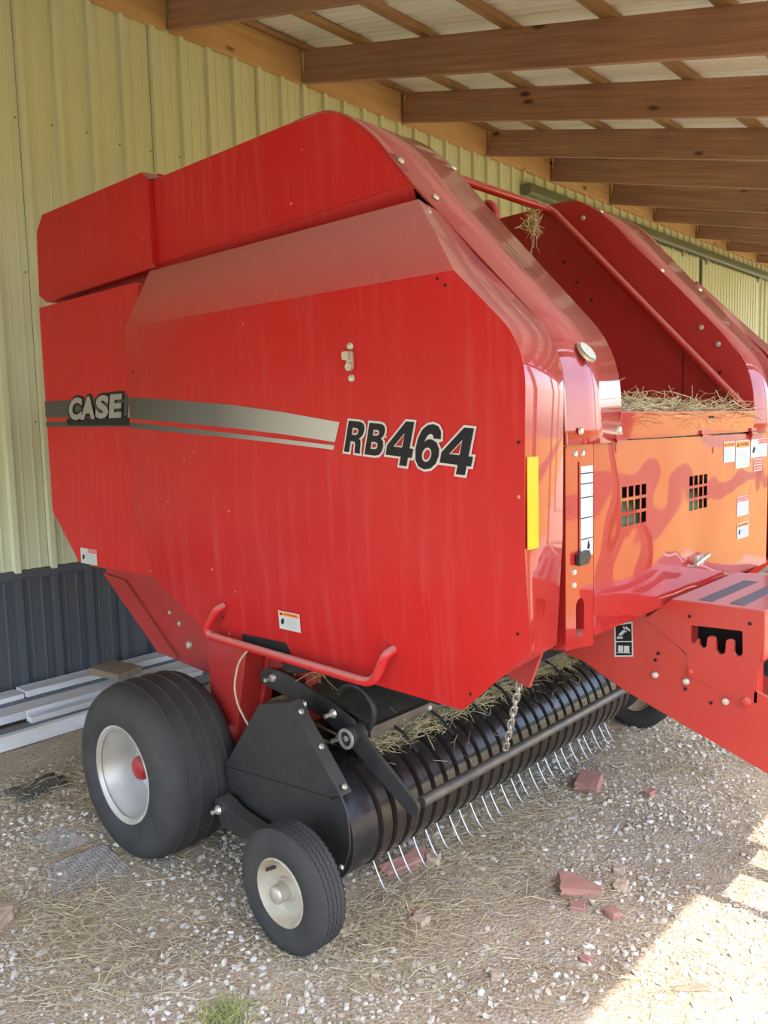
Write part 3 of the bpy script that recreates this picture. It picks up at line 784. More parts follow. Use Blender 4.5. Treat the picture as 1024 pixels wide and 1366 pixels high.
# red brackets and an air spring seen under the grab rail
mb = MB(); mb.box((2.62, -0.34, 0.66), (2.74, -0.26, 0.90)); mb.box((2.56, -0.30, 0.42), (2.70, -0.20, 0.80)); part(mb, 'feeder_bracket', 'red_frame', smooth=0, bevel=0.006)
mb = MB()
prf = [(-0.07, 0.0)]
for k in range(7): prf += [(-0.07 + 0.02 * k, 0.055), (-0.06 + 0.02 * k, 0.068)]
prf += [(0.07, 0.055), (0.07, 0.0)]
mb.lathe(prf, (2.80, -0.42, 0.86), 20, axis='z', closed=False); part(mb, 'rubber_bellows', 'rubber', smooth=60)

# ---- front hoods (near and far), inner side plates
N_ = 40
nearp = resample(fillet([(2.90, 2.673), (3.085, 2.673), (3.245, 2.558), (3.425, 2.350), (3.870, 1.868), (3.884, 1.60)], [0, 0.12, 0.08, 0.05, 0.13, 0], 8), N_)
innp = nearp
def hood(fy):
    mb = MB()
    def ynear(i): t = max(0.0, (i / (N_ - 1) - 0.42) / 0.58); return -0.452 + 0.045 * min(1, t * 1.6)
    a = [(x, fy(ynear(i)), z) for i, (x, z) in enumerate(nearp)]
    b = [(x, fy(-0.075), z) for i, (x, z) in enumerate(innp)]
    c = [(x - 0.035, fy(ynear(i) + 0.002), z - 0.03) for i, (x, z) in enumerate(nearp)]
    d = [tuple(np.array(a[i]) * 0.5 + np.array(b[i]) * 0.5 + np.array((0.004, 0, 0.004))) for i in range(N_)]
    mb.loft([a, b])
    k0 = int(N_ * 0.62); mb.loft([[(p[0] - 0.03, p[1] + (0.002 if fy(0) == 0 else -0.002), p[2] - 0.012) for p in a[k0:]], a[k0:]])
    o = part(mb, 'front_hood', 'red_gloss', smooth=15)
    md = o.modifiers.new('solid', 'SOLIDIFY'); md.thickness = 0.008; md.offset = -1
    return o
hn = hood(lambda y: y); hf = hood(mir)
def on_hood(i, t, lift=0.004):
    a, b = nearp[i], innp[i]; x = a[0] * (1 - t) + b[0] * t; z = a[1] * (1 - t) + b[1] * t
    j = min(i + 1, N_ - 1); k = max(i - 1, 0); tx, tz = nearp[j][0] - nearp[k][0], nearp[j][1] - nearp[k][1]
    nrm = Vector((-tz, 0, tx)).normalized()
    if nrm.x < 0: nrm = -nrm
    return Vector((x, -0.43 * (1 - t) - 0.075 * t, z)) + nrm * lift, nrm
def hood_at(x, y):
    t = (y + 0.43) / 0.355; best = min(range(N_), key=lambda i: abs(nearp[i][0] * (1 - t) + innp[i][0] * t - x)); return on_hood(best, t)
for (xa, xb, y0, wd) in ((3.47, 3.67, -0.205, 0.006), (3.575, 3.655, -0.232, 0.006)):
    mb = MB(); ra, rb = [], []
    for s_ in np.linspace(0, 1, 8):
        t = (y0 + 0.43) / 0.355; xs = [nearp[i][0] * (1 - t) + innp[i][0] * t for i in range(N_)]; zs = [nearp[i][1] * (1 - t) + innp[i][1] * t for i in range(N_)]
        x = xa + (xb - xa) * s_; z = float(np.interp(x, xs, zs)); ra.append((x + 0.0065, y0 - wd / 2, z + 0.0065)); rb.append((x + 0.0065, y0 + wd / 2, z + 0.0065))
    mb.loft([ra, rb]); sub(mb, 'vent_slot', 'dark', hn, smooth=0)
def disc(mb, c, n, r, h, seg=28, mi=0, ru=1.0):
    n = Vector(n).normalized(); a = n.cross(Vector((0, 1, 0))).normalized(); b = Vector((0, 1, 0)); c = Vector(c)
    vs = [c + r * (math.cos(2 * math.pi * k / seg) * a * ru + math.sin(2 * math.pi * k / seg) * b) for k in range(seg)]
    vs += [v + n * h for v in vs]
    mb.add(vs, [(k, (k + 1) % seg, seg + (k + 1) % seg, seg + k) for k in range(seg)] + [tuple(range(seg, 2 * seg))], mi)
mb = MB(); c_ = Vector((3.852, -0.268, 1.842)); nn = Vector((0.80, 0, 0.60)); c_ = c_ + nn * 0.022; disc(mb, c_ - nn * 0.006, nn, 0.034, 0.008, mi=0, ru=1.0); disc(mb, c_ + nn * 0.0041, nn, 0.029, 0.001, mi=1)
tag(sub(mb, 'round_reflector', ['steel', 'lens'], hn), 'small white round reflector in a bright ring')
bolts(hn, [(*hood_at(x, y), 0.013) for x, y in ((3.30, -0.10), (3.345, -0.43), (3.45, -0.40))] + [((3.892, y, 1.637), (1, 0, 0), 0.011) for y in (-0.345, -0.12)])
for x, y in ((3.21, mir(-0.075)), (3.47, mir(-0.1)), (3.52, mir(-0.38))):
    t = (mir(y) + 0.43) / 0.355; best = min(range(N_), key=lambda i: abs(nearp[i][0] * (1 - t) + innp[i][0] * t - x)); p_, n2 = on_hood(best, t); bolts(hf, [((p_.x, y, p_.z), n2, 0.013)])
bolts(hf, [((x, mir(-0.075) - 0.006, z), (0, -1, 0), 0.012) for x, z in ((3.12, 2.58), (3.66, 2.04), (3.73, 1.965))])
def inner_plate(fy, far):
    mb = MB()
    pts = resample(innp, 20)
    fp = [(2.62, 2.645)] + [(x - 0.020, z - 0.022) for x, z in pts if x > 2.98] if not far else fillet([(2.60, 2.66), (3.085, 2.672), (3.205, 2.585), (3.56, 2.215), (3.780, 1.972), (3.868, 1.81), (3.882, 1.62)], [0, 0.06, 0.06, 0.05, 0.08, 0.05, 0], 6)
    mb.prism(fp + [(3.86, 1.55), (2.60, 1.55)], 0, 0.012, lambda u, v, w: (u, fy(-0.07 - w), v))
    return part(mb, 'inner_side_plate', 'red_frame', smooth=0)
inner_plate(lambda y: y, False); ipf = inner_plate(mir, True)
mb = MB(); mb.box((3.585, mir(-0.07) - 0.002, 1.66), (3.589, mir(-0.07) + 0.004, 1.99)); sub(mb, 'plate_seam', 'dark', ipf, smooth=0)
mb = MB()
for x, z in ((3.02, 2.40), (3.09, 2.30), (3.16, 2.21), (3.50, 1.72), (3.62, 1.93), (3.74, 1.85)):
    mb.prism([(x + 0.007 * math.cos(a), z + 0.007 * math.sin(a)) for a in np.linspace(0, 2 * math.pi, 8, endpoint=False)], 0, 0.001, side(mir(-0.07) - 0.0003))
tag(sub(mb, 'rivet_holes', 'dark', ipf, smooth=0), kind='stuff')
# basin floor and rear bulkhead of the net compartment, front lip
mb = MB(); mb.box((2.95, -0.07, 1.52), (3.86, mir(-0.07), 1.56)); mb.box((2.90, -0.07, 1.5), (2.94, mir(-0.07), 2.02)); part(mb, 'compartment_floor', 'red_frame', smooth=0)
mb = MB(); mb.prism(fillet([(3.845, 1.606), (3.878, 1.606), (3.884, 1.690), (3.80, 1.696), (3.80, 1.688), (3.845, 1.684)], 0), -0.085, mir(-0.085), lambda u, v, w: (u, w, v))
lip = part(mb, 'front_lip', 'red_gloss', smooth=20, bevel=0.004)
for y in (-0.09, 0.56, 1.07):
    mb = MB(); mb.tube([(3.884, y - 0.032, 1.604), (3.884, y + 0.032, 1.604)], 0.006, 8); mb.box((3.876, y - 0.032, 1.604), (3.8855, y + 0.032, 1.622))
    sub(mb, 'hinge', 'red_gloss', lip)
mb = MB(); mb.box((3.8835, 0.60, 1.663), (3.8845, 0.645, 1.672)); sub(mb, 'slot', 'dark', lip, smooth=0)
# tubular rail
mb = MB(); mb.tube(fillet([(3.0, -0.07, 2.622), (3.0, 0.985, 2.622), (3.03, 0.99, 2.600), (3.855, 1.045, 1.700)], [0, 0.05, 0.03, 0], 5), 0.018, 12); mb.tube([(2.985, 0.93, 2.618), (2.985, 1.09, 2.622)], 0.015, 10)
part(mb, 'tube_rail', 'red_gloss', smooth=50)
mb = MB(); hk = [(3.285, 0.05, 2.33), (3.292, 0.05, 2.389), (3.305, 0.05, 2.417), (3.336, 0.05, 2.415), (3.354, 0.05, 2.385), (3.354, 0.05, 2.20)]
mb.tube(fillet(hk, 0.02, 3), 0.014, 8); part(mb, 'lifting_hook', 'red_frame', smooth=50)

# ---- front hatch: sheet with two grilles
XH = 3.862
holes = []
for (y0, y1, z0, z1) in ((-0.040, 0.142, 1.334, 1.466), (0.478, 0.655, 1.335, 1.467)):
    cw, ch_ = (y1 - y0) / 4, (z1 - z0) / 3
    for i in range(4):
        for j in range(3): holes.append(rect(y0 + i * cw + 0.004, z0 + j * ch_ + 0.005, y0 + (i + 1) * cw - 0.007, z0 + (j + 1) * ch_ - 0.005))
holes.append(rect(0.683, 1.535, 0.702, 1.557))
mb = MB(); mb.prism(fillet([(-0.212, 1.036), (1.33, 1.036), (1.33, 1.598), (-0.212, 1.603)], 0.006, 3, True), -0.002, 0.0, front(XH), holes)
hatch = part(mb, 'front_hatch', 'red_hatch', smooth=0)
mb = MB(); mb.box((3.625, -0.2, 1.06), (3.635, 1.3, 1.59)); part(mb, 'hatch_inner_wall', 'dark', smooth=0)
mb = MB(); mb.tube([(3.745, -0.15, 1.33), (3.745, 1.12, 1.33)], 0.085, 24); part(mb, 'net_wrap_roll', 'green', smooth=50)
fh = front(XH + 0.0005)
label(hatch, fh, 0.804, 1.494, 0.922, 1.573, 'orange', 'CAUTION', pic=False)
label(hatch, fh, 0.931, 1.465, 1.092, 1.574, 'orange', 'WARNING', pic=False)
label(hatch, fh, 1.102, 1.499, 1.308, 1.574, 'lred', 'DANGER', split=0.42)
label(hatch, fh, 0.960, 1.272, 1.090, 1.350, 'lred', 'DANGER', pic=False)
label(hatch, fh, 0.966, 1.181, 1.096, 1.244, 'orange', 'WARNING')
mb = MB(); mb.prism(rect(1.143, 1.442, 1.245, 1.492), 0, 0.001, fh, mi=0); mb.flat(rect(1.148, 1.446, 1.240, 1.465), fh, 0.0014, 1); mb.flat(rect(1.148, 1.469, 1.240, 1.488), fh, 0.0014, 1)
put_text(mb, 'DANGER', 1.156, 1.4735, 0.010, fh, 0.0018, 0, 0.01, width=0.076)
put_text(mb, 'DANGER', 1.156, 1.4505, 0.010, fh, 0.0018, 0, 0.01, width=0.076)
sub(mb, 'warning_label', ['white', 'lred'], hatch, smooth=0, recalc=False)
mb = MB(); mb.tube([(XH, 0.555, 1.155), (XH + 0.022, 0.555, 1.153)], 0.014, 10); mb.tube([(XH + 0.018, 0.500, 1.145), (XH + 0.020, 0.620, 1.168)], 0.008, 8); mb.box((XH, 0.53, 1.14), (XH + 0.012, 0.60, 1.172))
sub(mb, 'latch', 'steel', hatch)
# ---- indicator column
mb = MB()
oval = [(-0.3 + 0.024 * math.cos(a), 1.108 + (0.032 if math.sin(a) >= 0 else -0.032) + 0.024 * math.sin(a)) for a in np.linspace(0, 2 * math.pi, 24, endpoint=False)]
slot = rect(-0.313, 1.262, -0.304, 1.552)
mb.prism(fillet([(-0.380, 1.030), (-0.222, 1.012), (-0.222, 1.598), (-0.366, 1.603), (-0.380, 1.59)], [0.004, 0.004, 0.004, 0.012, 0.008], 3, True), -0.03, 0.004, front(XH), [oval, slot])
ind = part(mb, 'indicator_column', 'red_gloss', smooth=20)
mb = MB(); mb.box((XH - 0.045, -0.37, 1.03), (XH - 0.032, -0.225, 1.59)); sub(mb, 'backing_plate', 'dark', ind, smooth=0)
fi = front(XH + 0.0045)
mb = MB(); mb.prism(rect(-0.298, 1.282, -0.228, 1.538), 0, 0.001, fi, mi=0)
for v in (1.516, 1.487, 1.448, 1.390, 1.330): mb.flat(rect(-0.298, v, -0.228, v + 0.003), fi, 0.0014, 1)
mb.flat([(-0.262, 1.302), (-0.248, 1.300), (-0.245, 1.312), (-0.252, 1.318), (-0.25, 1.328), (-0.258, 1.322)], fi, 0.0014, 1)
tag(sub(mb, 'bale_size_scale', ['white', 'ink'], ind, smooth=0, recalc=False), 'white scale strip with black divisions')
mb = MB(); mb.prism([(-0.330, 1.262), (-0.278, 1.262), (-0.262, 1.282), (-0.272, 1.300), (-0.330, 1.296)], 0.001, 0.016, fi); sub(mb, 'pointer', 'black_paint', ind, smooth=0, bevel=0.003)
bolts(ind, [((XH + 0.004, y, z), (1, 0, 0), 0.010) for y, z in ((-0.329, 1.574), (-0.288, 1.574), (-0.336, 1.245), (-0.336, 1.208))])
mb = MB(); mb.prism([(3.55, 0.92), (3.70, 0.87), (3.745, 0.985), (3.72, 1.05), (3.40, 1.05)], 0, 0.015, side(-0.295)); part(mb, 'hanger_bracket', 'red_frame', smooth=0, bevel=0.003)

# ---- tongue
YT = 0.28
def tongue_plate(fy):
    mb = MB()
    pl = [(3.30, 0.80), (3.46, 0.815), (3.56, 0.79), (3.716, 0.715), (4.60, 0.40), (5.6, 0.36), (5.6, 0.50), (4.62, 0.60), (4.20, 0.79), (4.05, 0.845), (3.945, 0.875), (3.80, 0.995), (3.72, 1.02), (3.55, 1.02), (3.30, 0.98)]
    mb.prism(pl, 0, 0.012, lambda u, v, w: (u, fy(YT + w), v))
    return part(mb, 'tongue_beam', 'red_tongue', smooth=0, bevel=0.003)
tb = tongue_plate(lambda y: y); tongue_plate(lambda y: y + 0.46)
comb = [(3.955, 0.925), (3.955, 0.985), (4.120, 0.990), (4.122, 0.915), (4.112, 0.905), (4.102, 0.905), (4.094, 0.915), (4.094, 0.950), (4.088, 0.957), (4.076, 0.957), (4.070, 0.95), (4.068, 0.912), (4.060, 0.903), (4.046, 0.903), (4.038, 0.912), (4.036, 0.95), (4.030, 0.957), (4.016, 0.957), (4.010, 0.95), (4.008, 0.922), (4.000, 0.914), (3.990, 0.914), (3.983, 0.922), (3.982, 0.94), (3.976, 0.948), (3.970, 0.94), (3.968, 0.922)]
comb = [(3.955, 0.928), (3.955, 0.985)] + comb[2:-3] + [(3.978, 0.942), (3.972, 0.930), (3.965, 0.922)]
box_o = fillet([(3.800, 0.985), (3.885, 1.060), (4.186, 1.063), (4.176, 0.90), (4.150, 0.735), (4.118, 0.735), (4.095, 0.775), (3.985, 0.800), (3.948, 0.815), (3.943, 0.885)], [0, 0.006, 0.006, 0, 0.01, 0.01, 0.02, 0.02, 0.01, 0.01], 3, True)
mb = MB(); mb.prism(box_o, -0.012, 0.004, side(YT), [fillet(comb, 0.005, 2, True)])
bx = part(mb, 'step_box_side', 'red_tongue', smooth=0, bevel=0.0015)
mb = MB(); mb.box((3.94, YT + 0.10, 0.88), (4.15, YT + 0.11, 1.03)); sub(mb, 'box_inner', 'dark', bx, smooth=0)
mb = MB(); mb.box((3.885, YT, 1.052), (4.186, 0.90, 1.063)); mb.box((4.176, YT, 0.90), (4.186, YT + 0.10, 1.06)); mb.box((4.155, YT, 0.76), (4.170, YT + 0.05, 0.92)); stp = part(mb, 'step_top', 'red_tongue', smooth=0, bevel=0.003)
for x0, x1 in ((3.960, 4.008), (4.060, 4.108)):
    mb = MB(); mb.prism([(x0 + 0.002, 0.325), (x1 + 0.002, 0.318), (x1 + 0.01, 0.74), (x0 + 0.01, 0.74)], 0, 0.0015, top(1.063)); sub(mb, 'grip_strip', 'grey_grip', stp, smooth=0)
mb = MB(); mb.box((3.885, 0.29, 1.022), (3.90, 0.90, 1.040)); part(mb, 'hatch_gap', 'dark', smooth=0)
bolts(tb, [((x, YT - 0.004, z), (0, -1, 0), 0.013) for x, z in ((3.835, 0.793), (3.942, 0.791), (4.072, 0.750))])
bolts(bx, [((x, YT - 0.004, z), (0, -1, 0), r) for x, z, r in ((4.135, 0.762, 0.018), (3.955, 0.825, 0.012))], 'red_tongue')
mb = MB()
for x, z in ((3.951, 1.014), (4.142, 1.017), (3.845, 0.87), (3.835, 0.845), (3.94, 0.765), (4.025, 0.735)): mb.prism([(x + 0.006 * math.cos(a), z + 0.006 * math.sin(a)) for a in np.linspace(0, 2 * math.pi, 8, endpoint=False)], 0, 0.001, side(YT - 0.0045))
tag(sub(mb, 'bolt_holes', 'dark', bx, smooth=0), kind='stuff')
# pictogram label
fl = side(YT - 0.0005)
mb = MB(); mb.prism([(3.684, 0.830), (3.754, 0.843), (3.750, 0.967), (3.682, 0.948)], 0, 0.001, fl, mi=0)
mb.flat([(3.689, 0.888), (3.749, 0.898), (3.746, 0.960), (3.687, 0.942)], fl, 0.0014, 1); mb.flat([(3.690, 0.836), (3.749, 0.847), (3.749, 0.894), (3.690, 0.884)], fl, 0.0014, 1)
bk = lambda pts: mb.flat(pts, fl, 0.0018, 0)
bk([(3.698, 0.851), (3.717, 0.853), (3.717, 0.876), (3.698, 0.874)]); bk([(3.720, 0.853), (3.740, 0.857), (3.740, 0.879), (3.720, 0.876)]); bk([(3.695, 0.846), (3.743, 0.853), (3.743, 0.856), (3.695, 0.849)])
bk([(3.693, 0.897), (3.715, 0.901), (3.715, 0.908), (3.693, 0.905)]); bk([(3.697, 0.910), (3.712, 0.912), (3.728, 0.932), (3.722, 0.938), (3.706, 0.922)]); bk([(3.724, 0.940), (3.741, 0.930), (3.743, 0.936), (3.728, 0.948)]); bk([(3.715, 0.944), (3.726, 0.925), (3.730, 0.928), (3.719, 0.947)])
sub(mb, 'pictogram_label', ['white', 'ink'], tb, smooth=0, recalc=False)
# cross members, drive shaft and hoses on the tongue
mb = MB(); mb.box((4.30, YT, 0.62), (4.36, YT + 0.46, 0.70)); part(mb, 'tongue_cross_member', 'red_tongue', smooth=0, bevel=0.004)
mb = MB(); mb.box((5.3, YT, 0.40), (5.36, YT + 0.46, 0.48)); part(mb, 'tongue_cross_member', 'red_tongue', smooth=0, bevel=0.004)
mb = MB(); mb.tube([(3.95, YC, 0.86), (5.5, YC, 0.62)], 0.045, 14); part(mb, 'drive_shaft_guard', 'bulb_hose')
mb = MB(); mb.tube([(3.88, 1.0, 1.03), (4.05, 1.03, 1.05), (4.15, 1.10, 1.08)], 0.012, 8); part(mb, 'control_cable', 'steel')
mb = MB(); mb.box((3.90, 0.95, 0.98), (4.30, 1.35, 1.02)); part(mb, 'tool_tray', 'red_frame', smooth=0, bevel=0.004)

# ---- rear wheels
def rear_wheel(fy, s):
    cx, cy, cz = 2.165, -0.64, 0.343
    W = [(-0.165, 0.190), (-0.178, 0.212), (-0.188, 0.240), (-0.192, 0.265), (-0.190, 0.292), (-0.181, 0.320), (-0.164, 0.344), (-0.140, 0.359), (-0.112, 0.3655)]
    for o_ in (-0.10, -0.035, 0.035, 0.10): W += [(o_ - 0.005, 0.3695 - 30 * o_ * o_ * 0.012), (o_ - 0.003, 0.3735 - 30 * o_ * o_ * 0.012), (o_ + 0.003, 0.3735 - 30 * o_ * o_ * 0.012), (o_ + 0.005, 0.3695 - 30 * o_ * o_ * 0.012)]
    W += [(-o_, r) for o_, r in W[8::-1]]
    W = [(o * 0.92, r * 0.943) for o, r in W]
    mb = MB(); mb.lathe([(fy(cy + o) - fy(cy), r) for o, r in [(-0.150, 0.176), (-0.162, 0.186), (-0.163, 0.193), (-0.157, 0.196), (-0.148, 0.188), (-0.138, 0.178), (-0.05, 0.170), (-0.01, 0.150), (0.0, 0.08), (-0.02, 0.06), (-0.02, 0.0)]], (cx, fy(cy), cz), 56, closed=False)
    rim = part(mb, 'rear_wheel', 'rim', smooth=40)
    mb = MB(); mb.lathe([(fy(cy + o) - fy(cy), r) for o, r in W], (cx, fy(cy), cz), 80, closed=False); t = sub(mb, 'tire', 'rubber', rim, smooth=50)
    mb = MB(); mb.lathe([(fy(cy + o) - fy(cy), r) for o, r in [(-0.02, 0.050), (-0.085, 0.047), (-0.095, 0.040), (-0.100, 0.028), (-0.102, 0.0)]], (cx, fy(cy), cz), 24, closed=False); sub(mb, 'hub_cap', 'red_frame', rim)
    bolts(rim, [((cx + 0.085 * math.cos(k * math.pi / 3 + 0.3), fy(cy - 0.006), cz + 0.085 * math.sin(k * math.pi / 3 + 0.3)), (0, fy(-1) - fy(0), 0), 0.015) for k in range(6)], 'steel', 'lug_nut')
    mb = MB(); mb.tube([(cx + 0.03, fy(cy - 0.02), cz - 0.158), (cx + 0.03, fy(cy - 0.06), cz - 0.150)], 0.008, 8); sub(mb, 'valve_stem', 'rubber', rim)
rear_wheel(lambda y: y, 1); rear_wheel(mir, -1)

# ---- pickup
PX, PZ, PR = 3.005, 0.312, 0.192
YP = -0.58
def pickup_side(fy):
    mb = MB()
    up = [(2.532, 0.405), (2.752, 0.690), (2.915, 0.732), (3.120, 0.520), (3.105, 0.46)]
    lo = [(2.532, 0.405), (3.105, 0.46), (3.12, 0.52), (3.205, 0.430), (3.212, 0.33), (3.190, 0.240), (3.140, 0.188), (2.95, 0.215), (2.72, 0.225), (2.560, 0.310)]
    outer = [(2.532, 0.405), (2.752, 0.690), (2.915, 0.732)] + fillet([(3.05, 0.585), (3.178, 0.442), (3.195, 0.30), (3.14, 0.186), (2.95, 0.215)], [0, 0.05, 0.08, 0.03, 0], 5)[1:] + [(2.72, 0.225), (2.560, 0.310)]
    mb.prism(outer, 0, 0.008, lambda u, v, w: (u, fy(YP + w), v))
    # flange folded inward along the sloping front edge, and the top cap
    e = [(2.752, 0.690), (2.915, 0.732), (3.05, 0.585), (3.155, 0.466)]
    mb.loft([[(x, fy(YP), z) for x, z in e], [(x + 0.004, fy(YP + 0.048), z + 0.004) for x, z in e]])
    return part(mb, 'pickup_side_plate', 'black_paint', smooth=20)
ps = pickup_side(lambda y: y); pickup_side(mir)
mb = MB(); mb.add([(2.535, YP - 0.0015, 0.404), (3.12, YP - 0.0015, 0.452), (3.12, YP - 0.0015, 0.455), (2.535, YP - 0.0015, 0.408)], [(0, 1, 2, 3)]); sub(mb, 'fold_line', 'dark', ps, smooth=0)
bolts(ps, [((x, YP + 0.024, z), (0.7, 0, 0.7), 0.011) for x, z in ((2.950, 0.702), (3.045, 0.602), (3.150, 0.492))] + [((3.150, YP - 0.001, 0.225), (0, -1, 0), 0.010)])
mb = MB(); mb.prism([(3.105, 0.452), (3.150, 0.47), (3.15, 0.462), (3.112, 0.445)], 0, 0.002, side(YP - 0.001)); sub(mb, 'edge_notch', 'dark', ps, smooth=0)

Y0P, Y1P = -0.545, mir(-0.545)
mb = MB(); mb.tube([(PX, YP + 0.01, PZ), (PX, mir(YP) - 0.01, PZ)], PR - 0.045, 28, cap=True); drum = part(mb, 'pickup_drum', 'dark', smooth=50)
def band_mesh(y0, y1, r, lip=0.006):
    """U shaped stripper band wrapped around the reel: open at the rear, side lips dipping into the gaps"""
    mb = MB(); rails = [[], [], [], []]
    arc = [(PX - 0.34, PZ + r + 0.03), (PX - 0.20, PZ + r + 0.012)] + [(PX + r * math.cos(a), PZ + r * math.sin(a)) for a in np.linspace(math.radians(96), math.radians(-118), 26)] + [(PX - 0.22, PZ - r * 0.72)]
    for x, z in arc:
        d = Vector((x - PX, 0, z - PZ)).normalized()
        rails[0].append((x - d.x * 0.02, y0 - 0.001, z - d.z * 0.02)); rails[1].append((x, y0 + lip, z)); rails[2].append((x, y1 - lip, z)); rails[3].append((x - d.x * 0.02, y1 + 0.001, z - d.z * 0.02))
    mb.loft(rails); return mb
mb = band_mesh(YP + 0.009, -0.437, PR - 0.004); sub(mb, 'drum_end_cover', 'drum_metal', drum, smooth=40)
mb = band_mesh(mir(-0.437), mir(YP + 0.009), PR - 0.004); sub(mb, 'drum_end_cover', 'drum_metal', drum, smooth=40)
PITCH_B = 0.0725; NB = 26; YB0 = -0.428
mb = band_mesh(YB0, YB0 + 0.058, PR); b0 = sub(mb, 'stripper_band', 'black_band', drum, smooth=40)
for k in range(1, NB):
    c = link_mesh('stripper_band', b0.data, drum); c.location.y = k * PITCH_B
# spring tines in the gaps
def tine_mesh(y, a0, kick):
    mb = MB(); ca, sa = math.cos(a0), math.sin(a0)
    p1 = Vector((PX + 0.15 * ca, y, PZ + 0.15 * sa)); p2 = Vector((PX + 0.215 * ca, y, PZ + 0.215 * sa)); p3 = p2 + Vector((0.022, 0, -0.040)); p4 = p3 + Vector((0.018, 0, -0.026)); p5 = p4 + Vector((0.018, 0, -0.012))
    mb.tube(fillet([p1, p2, p3, p4, p5], 0.02, 3), 0.0032, 6); return mb
yt = YB0 + 0.065
t0 = sub(tine_mesh(yt, math.radians(-66), 0), 'tine', 'tine', drum, smooth=60)
for k in range(1, NB - 1):
    c = link_mesh('tine', t0.data, drum); c.location.y = k * PITCH_B; c.location.z = 0.004 * math.sin(k * 1.7); c.location.x = 0.007 * math.sin(k * 2.3)
# wind guard: bar, arms, plate
mb = MB(); mb.tube([(3.325, -0.375, 0.425), (3.325, mir(-0.375), 0.425)], 0.019, 12)
bar = part(mb, 'wind_guard_bar', 'bar', smooth=50)
def guard_arm(fy):
    mb = MB(); w = lambda u, v, t: (u, fy(-0.41 + t), v)
    mb.prism(fillet([(2.545, 0.690), (2.555, 0.735), (2.60, 0.758), (2.70, 0.752), (2.92, 0.700), (3.055, 0.650), (3.08, 0.60), (3.03, 0.565), (2.90, 0.625), (2.70, 0.665)], 0.025, 4, True), 0, 0.012, w)
    mb.prism(fillet([(3.02, 0.615), (3.06, 0.640), (3.10, 0.625), (3.355, 0.440), (3.352, 0.405), (3.318, 0.395), (3.05, 0.565)], 0.018, 4, True), -0.016, -0.002, w)
    mb.lathe([(-0.04, 0.0), (-0.04, 0.038), (0.03, 0.038), (0.03, 0.0)], (3.058, fy(-0.41), 0.60), 20, closed=False)
    return part(mb, 'wind_guard_arm', 'black_paint', smooth=30, bevel=0.0015)
ga = guard_arm(lambda y: y); guard_arm(mir)
mb = MB(); mb.lathe([(-0.046, 0.026), (-0.046, 0.036), (-0.030, 0.036), (-0.030, 0.026)], (3.058, -0.41, 0.60), 20); mb.lathe([(-0.044, 0.0), (-0.044, 0.010), (-0.03, 0.010)], (3.058, -0.41, 0.60), 12, closed=False)
sub(mb, 'pivot_ring', 'steel', ga)
bolts(ga, [((x, -0.411, z), (0, -1, 0), 0.018) for x, z in ((2.63, 0.722), (2.80, 0.655), (2.955, 0.655), (2.985, 0.572))], stem=0.04)
# stay link with a bright edge between the plate and the arm
mb = MB(); mb.prism([(2.78, 0.70), (2.86, 0.685), (3.05, 0.46), (3.055, 0.41), (3.03, 0.40), (3.02, 0.45)], 0, 0.01, side(-0.47)); part(mb, 'stay_link', 'black_paint', smooth=0, bevel=0.002)
mb = MB(); lp = [(2.93, -0.36, 0.70), (2.96, -0.36, 0.745), (3.02, -0.36, 0.76), (3.08, -0.36, 0.735), (3.11, -0.36, 0.69), (3.10, -0.36, 0.64), (3.07, -0.36, 0.60)]
mb.tube(fillet(lp, 0.03, 4), 0.011, 8); part(mb, 'tension_hose', 'bulb_hose', smooth=60)
mb = MB()
mb.add([(2.66, -0.31, 0.715), (3.05, -0.31, 0.595), (3.05, mir(-0.31), 0.595), (2.66, mir(-0.31), 0.715)], [(0, 1, 2, 3)]); mb.box((3.035, -0.33, 0.565), (3.058, mir(-0.33), 0.602))
wgp = part(mb, 'wind_guard_plate', 'bar', smooth=0, solid=0.006)
bolts(wgp, [((3.058, y, 0.584), (1, 0, 0.2), 0.012) for y in (0.0, 0.36, 0.7)])
# thin guide rods reaching forward over the bands
for k in range(7):
    y = -0.20 + k * 0.21
    mb = MB(); mb.tube([(3.045, y, 0.575), (3.10, y, 0.553), (3.165, y, 0.50)], 0.006, 6); sub(mb, 'guide_rod', 'bulb_hose', bar, smooth=60)

